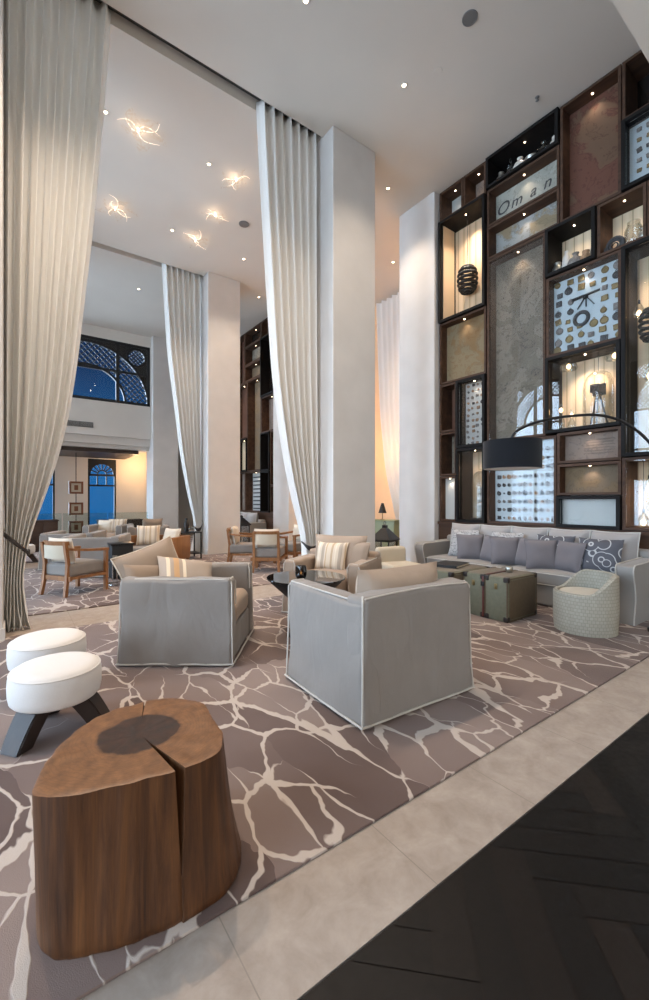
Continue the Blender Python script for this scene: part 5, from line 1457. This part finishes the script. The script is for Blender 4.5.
# ------------------------------------------------------------------ far furniture
def oak_chair(label, loc, rz, w=.62, group='oak armchairs beyond the curtains', pil=None):
    t = thing('oak_armchair', label, 'armchair', loc, rz, group)
    bp_ = w / 2 - .09
    for sx_ in (-1, 1):
        mb = MB(); rows = []
        for z, y, x in ((0, .31, bp_ + .015), (.2, .275, bp_), (.42, .26, bp_), (.72, .30, bp_)):
            s = .022; rows.append([(sx_ * x - s, y - s, z), (sx_ * x + s, y - s, z), (sx_ * x + s, y + s, z), (sx_ * x - s, y + s, z)])
        vs = mb.quadgrid(rows, True); mb.bm.faces.new(vs[0]); mb.bm.faces.new(vs[-1]); mb.build('leg', M['oak'], t)
        mb = MB(); mb.bar((sx_ * (w / 2 - .025), -.28, 0), (sx_ * (w / 2 - .025), -.28, .58), .042, .05); mb.build('leg', M['oak'], t)
        mb = MB(); rows = []
        for q in range(9):
            k = q / 8; x = sx_ * (w / 2 - .025 - (.065) * k ** 2); y = -.31 + .60 * k; wd = .03 + .012 * math.sin(PI * k); z = .585 + .05 * k ** 2
            rows.append([(x - wd, y, z - .016), (x + wd, y, z - .016), (x + wd, y, z + .016), (x - wd, y, z + .016)])
        vs = mb.quadgrid(rows, True); mb.bm.faces.new(vs[0]); mb.bm.faces.new(vs[-1]); mb.build('armrest', M['oak'], t)
    mb = MB()
    for y in (-.28, .26): mb.bar((-w / 2 + .03, y, .235), (w / 2 - .03, y, .235), .035, .06)
    for sx_ in (-1, 1): mb.bar((sx_ * (w / 2 - .03), -.28, .235), (sx_ * (bp_), .26, .235), .035, .06, up=(1, 0, 0))
    mb.build('seat_frame', M['oak'], t)
    def arc(z0, z1, dep, mat, name, bulge):
        mb = MB(); rows = []
        for k in range(15):
            q = -1 + 2 * k / 14; x = q * (bp_ + .01); y = .275 + bulge * (1 - q * q); rows.append([(x, y - dep, z0), (x, y, z0), (x, y + .01, z1), (x, y - dep + .01, z1)])
        vs = mb.quadgrid(rows, True); mb.bm.faces.new(vs[0]); mb.bm.faces.new(vs[-1]); mb.build(name, mat, t)
    arc(.68, .735, .035, M['oak'], 'top_rail', .06); arc(.50, .68, .02, M['cream'], 'back_panel', .055)
    mb = MB(); mb.rbox((0, -.01, .345), (w - .10, .54, .17), .04, 4); mb.build('seat_cushion', M['slip'], t)
    mb = MB(); mb.pillow(w - .16, .36, .15, 10); mb.build('back_cushion', M['pil_cream'], t, loc=(0, .155, .42), rot=(-.16, 0, 0))
    return t
a1 = oak_chair('oak armchair with a rounded back standing alone beside the left curtain', (.70, 6.93, RZ), face_to(.85, .53))
a2 = dup(a1, (3.80, 6.93, RZ), face_to(.63, .78), 'oak armchair seen from behind, nearest of the oak group by the central curtain')
a3 = dup(a1, (3.72, 7.78, RZ), face_to(.807, -.50), 'oak armchair seen from its side, left in the oak group by the distant column')
a4 = dup(a1, (4.66, 7.42, RZ), face_to(-.9, -.2), 'oak armchair mostly hidden behind the central curtain tail')
t = thing('side_table', 'low round side table among the oak chairs by the central curtain', 'table', (4.33, 8.05, RZ))
mb = MB(); mb.lathe([(.001, .40), (.24, .40), (.245, .41), (.24, .42), (.001, .421)], 32); mb.build('tabletop', M['black_glass'], t)
mb = MB(); mb.lathe([(.001, 0), (.15, 0), (.15, .012), (.02, .03), (.016, .39), (.06, .4), (.001, .4)], 24); mb.build('pedestal', M['black'], t)
t = thing('glass_side_table', 'small round glass and steel table beside the lone oak armchair', 'table', (1.36, 7.16, RZ))
mb = MB(); mb.lathe([(.001, .36), (.23, .36), (.232, .366), (.23, .372), (.001, .372)], 36); mb.build('tabletop', M['black_glass'], t)
mb = MB(); mb.tube([(.19 * math.cos(a), .19 * math.sin(a), .008) for a in [2 * PI * k / 32 for k in range(32)]], .008, 8, True)
mb.tube([(.2 * math.cos(a), .2 * math.sin(a), .35) for a in [2 * PI * k / 32 for k in range(32)]], .008, 8, True); mb.build('ring_frame', M['chrome'], t)
for k in range(3):
    a = 2 * PI * k / 3; mb = MB(); mb.tube([(.19 * math.cos(a), .19 * math.sin(a), .008), (.2 * math.cos(a), .2 * math.sin(a), .355)], .008, 8); mb.build('leg', M['chrome'], t)
for i, (dx, dy, lab) in enumerate(((-.09, .03, 'left little silver cup on the glass side table'), (.02, -.07, 'front little silver cup on the glass side table'), (.10, .06, 'right little silver cup on the glass side table'))):
    vase(lab, (1.36 + dx, 7.16 + dy, RZ + .373), [(.001, 0), (.025, 0), (.032, .02), (.034, .06), (.030, .06), (.028, .02), (.001, .008)], M['silver'], 'cup', 'cup', 'silver cups on the glass table', 16)
d1 = dup(leftc, (.98, 9.52, RZ), face_to(.4, .9), 'pale grey armchair seen from behind, right beside the far end of the left curtain')
d2 = dup(leftc, (1.20, 8.36, RZ), face_to(.4, .9), 'pale grey armchair directly behind the lone oak armchair')
d3 = dup(leftc, (1.95, 11.75, RZ), face_to(-.5, -.85), 'distant pale armchair with cream pillows in front of the arched window')
d4 = dup(leftc, (2.62, 10.75, RZ), face_to(.2, .97), 'distant pale grey armchair behind the wooden loveseat')
pillow('left cream pillow on the distant armchair below the arched window', at(d3, .14, .12, .44), .44, .38, .14, M['pil_stripe'], (-.25, 0, d3.rotation_euler[2] + .1), 'pillows on distant armchairs', 41)
pillow('right cream pillow on the distant armchair below the arched window', at(d3, -.17, .10, .44), .42, .36, .14, M['pil_cream'], (-.3, 0, d3.rotation_euler[2] - .2), 'pillows on distant armchairs', 42)
pillow('brown pillow on the pale armchair behind the wooden loveseat', at(d4, -.1, .12, .44), .44, .42, .14, M['pil_beige'], (-.2, 0, d4.rotation_euler[2]), 'pillows on distant armchairs', 43)
t = thing('cube_table', 'dark cube side table between the lone oak armchair and the wooden loveseat', 'table', (1.45, 7.72, RZ))
mb = MB(); mb.box((0, 0, .28), (.32, .32, .54), bev=.006); mb.build('body', M['matte_black'], t)
mb = MB(); mb.box((0, 0, .565), (.36, .36, .03), bev=.006); mb.build('tabletop', M['black'], t)
# wooden loveseat
t = thing('loveseat', 'wooden-sided loveseat with striped pillow at the end of the near grey armchairs', 'sofa', (2.32, 8.95, RZ), face_to(-.75, -.66))
w = 1.15
for sx_ in (-1, 1):
    mb = MB(); mb.box((sx_ * (w / 2 - .03), 0, .33), (.06, .72, .46), bev=.01); mb.build('side_panel', M['oak'], t)
    for sy_ in (-1, 1):
        mb = MB(); mb.box((sx_ * (w / 2 - .04), sy_ * .31, .05), (.05, .05, .1), bev=.005); mb.build('leg', M['oak'], t)
mb = MB(); mb.box((0, .33, .35), (w - .12, .06, .42), bev=.01); mb.build('back_panel', M['oak'], t)
mb = MB(); mb.box((0, 0, .16), (w - .12, .62, .06)); mb.build('seat_frame', M['oak'], t)
mb = MB(); mb.rbox((0, -.02, .275), (w - .14, .66, .17), .05, 4); mb.build('seat_cushion', M['slip'], t)
pillow('cream pillow with fine stripes leaning in the wooden loveseat', at(t, -.22, .08, .37), .46, .42, .15, M['pil_stripe'], (-.35, 0, t.rotation_euler[2] + .5), 'pillows in the wooden loveseat', 51)
pillow('plain sand pillow at the right end of the wooden loveseat', at(t, .25, .1, .37), .42, .36, .15, M['pil_cream'], (-.35, 0, t.rotation_euler[2] - .2), 'pillows in the wooden loveseat', 52)
# black frame table
t = thing('frame_table', 'black open-frame side table beside the second curtain', 'table', (3.14, 9.42, RZ))
mb = MB(); mb.box((0, 0, .575), (.46, .46, .02), bev=.003); mb.build('tabletop', M['black'], t); mb = MB(); mb.box((0, 0, .12), (.42, .42, .015)); mb.build('shelf', M['black'], t)
for sx_ in (-1, 1):
    for sy_ in (-1, 1):
        mb = MB(); mb.box((sx_ * .215, sy_ * .215, .2825), (.025, .025, .565)); mb.build('leg', M['black'], t, False)
vase('dark bottle on the black open-frame side table', (3.10, 9.40, RZ + .586), vp['tall'], M['matte_black'], 'bottle', 'bottle')
vase('glass jar on the black open-frame side table', (3.24, 9.46, RZ + .586), [(r, z * .6) for r, z in vp['jug']], M['jar'], 'glass_jar', 'jar')
# distant sofa under the distant shelves
d5 = dup(sf, (5.56, 12.6, RZ), -PI / 2, 'distant pale sofa below the distant shelf wall')
for i, (y, m, lab) in enumerate(((.9, 'pil_cream', 'cream pillow at the far end of the distant sofa'), (.35, 'pil_stripe', 'striped pillow in the middle of the distant sofa'), (-.3, 'pil_grey', 'grey pillow at the near end of the distant sofa'))):
    pillow(lab, (5.36, 12.6 + y, RZ + .425), .45, .42, .15, M[m], (-.3, 0, -PI / 2 + .1 * i), 'pillows on the distant sofa', 60 + i)
lantern('black floor lantern in front of the distant shelf wall', (5.05, 10.78, RZ), 1.0)
# end bay: bar counter, cabinet, glass rail, hanging lantern boxes, vent
t = thing('bar_counter', 'low dark timber counter in the end bay below the arched window', 'counter', (3.0, 16.1, 0))
mb = MB(); mb.box((0, 0, .30), (1.35, .5, .60), bev=.01); mb.build('body', M['barwood'], t)
mb = MB(); mb.box((0, 0, .615), (1.42, .56, .03), bev=.006); mb.build('countertop', M['barwood'], t)
t = thing('cabinet', 'dark wood low cabinet half hidden behind the left curtain', 'cabinet', (.62, 12.9, RZ))
mb = MB(); mb.box((0, 0, .40), (.62, .45, .70), bev=.008); mb.box((0, 0, .03), (.56, .40, .06)); mb.build('body', M['barwood'], t); mb = MB(); mb.box((0, 0, .765), (.66, .48, .03), bev=.005); mb.build('top', M['barwood'], t)
for sx_ in (-1, 1):
    mb = MB(); mb.box((sx_ * .155, -.232, .40), (.29, .018, .62), bev=.004); dd = mb.build('door', M['barwood'], t); mb = MB(); mb.lathe([(.001, 0), (.012, 0), (.014, .02), (.001, .022)], 12, (sx_ * .04, -.241, .45), axis=Euler((PI / 2, 0, 0)).to_matrix()); mb.build('knob', M['brass'], dd)
t = thing('glass_balustrade', 'clear glass balustrade across the opening of the end bay', 'balustrade', (1.82, 14.98, 0))
for k in range(3):
    mb = MB(); mb.box((-1.23 + 1.23 * k, 0, .47), (1.19, .014, .86)); mb.build('glass_panel', M['balus'], t, False)
mb = MB(); mb.box((0, 0, .02), (3.66, .05, .04)); mb.build('base_channel', M['chrome'], t, False)
for i, (x, y) in enumerate(((1.66, 15.9), (2.9, 16.4))):
    if i: continue
    t = thing('hanging_lantern_frame', 'three copper-framed lanterns on one rod hanging from the timber ceiling', 'lantern', (x, y, 0))
    mb = MB(); mb.tube([(0, 0, 2.83), (0, 0, .62)], .012, 8); mb.build('rod', M['matte_black'], t)
    for z in (1.70, 1.02, .42):
        mb = MB(); s = .20
        for a, b in ((-1, 0), (1, 0), (0, -1), (0, 1)): mb.box((a * (s - .03), 0, z + b * (s - .03)), (.06 if a else 2 * s - .12, .14, .06 if b else 2 * s), bev=.004)
        f_ = mb.build('frame', M['copper'], t); mb = MB(); mb.box((0, 0, z), (2 * s - .12, .1, 2 * s - .12)); mb.build('shade', M['cream'], f_, False)
        mb = MB(); mb.box((0, -.055, z), (.11, .012, .16), bev=.003); mb.build('inner_plate', M['copper'], f_)
t = thing('air_vent', 'grey slotted air vent in the wall below the pierced window', 'vent', (1.66, 14.915, 3.62))
mb = MB()
for z in (-.075, .075): mb.box((0, -.006, z), (.72, .02, .014))
for x in (-.353, 0, .353): mb.box((x, -.006, 0), (.014, .02, .15))
mb.build('frame', M['grille'], t, False); mb = MB()
for k in range(8): mb.box((0, -.004, -.058 + k * .0166), (.70, .012, .007), (.5, 0, 0))
mb.build('louvre', M['grille_dark'], t, False)
# console and lamp in the alcove
t = thing('console', 'pale green console in the alcove, seen through the gap', 'console', (7.62, 8.02, 0), .2)
mb = MB(); mb.box((0, 0, .42), (.36, 1.1, .70), bev=.01); mb.build('body', M['green'], t); mb = MB(); mb.box((0, 0, .785), (.42, 1.16, .03), bev=.006); mb.build('top', M['green'], t)
for sx_ in (-1, 1):
    for sy_ in (-1, 1):
        mb = MB(); mb.box((sx_ * .14, sy_ * .5, .035), (.05, .05, .07)); mb.build('foot', M['legwood'], t)
t = thing('table_lamp', 'little table lamp with a black cone shade on the green console', 'lamp', (7.58, 7.88, .801))
mb = MB(); mb.lathe([(.001, 0), (.06, 0), (.06, .012), (.012, .02), (.010, .2), (.001, .2)], 20); mb.build('base', M['brass'], t)
mb = MB(); mb.lathe([(.10, .17), (.105, .17), (.03, .42), (.026, .42)], 28, cap=False); mb.build('lamp_shade', M['matte_black'], t)
mb = MB(); mb.lathe([(.001, .19), (.03, .2), (.035, .23), (.02, .27), (.001, .28)], 16); mb.build('bulb', M['bulb_soft'], t)
point('console_lamp_light', (7.58, 7.88, 1.03), 10, (255, 196, 130), .04)
point('alcove_light', (8.75, 8.2, 2.6), 90, (255, 196, 130), .3)
point('alcove_light', (8.75, 6.9, 4.6), 90, (255, 200, 140), .3)
point('end_bay_light', (3.75, 16.6, 2.6), 40, (255, 206, 150), .2)
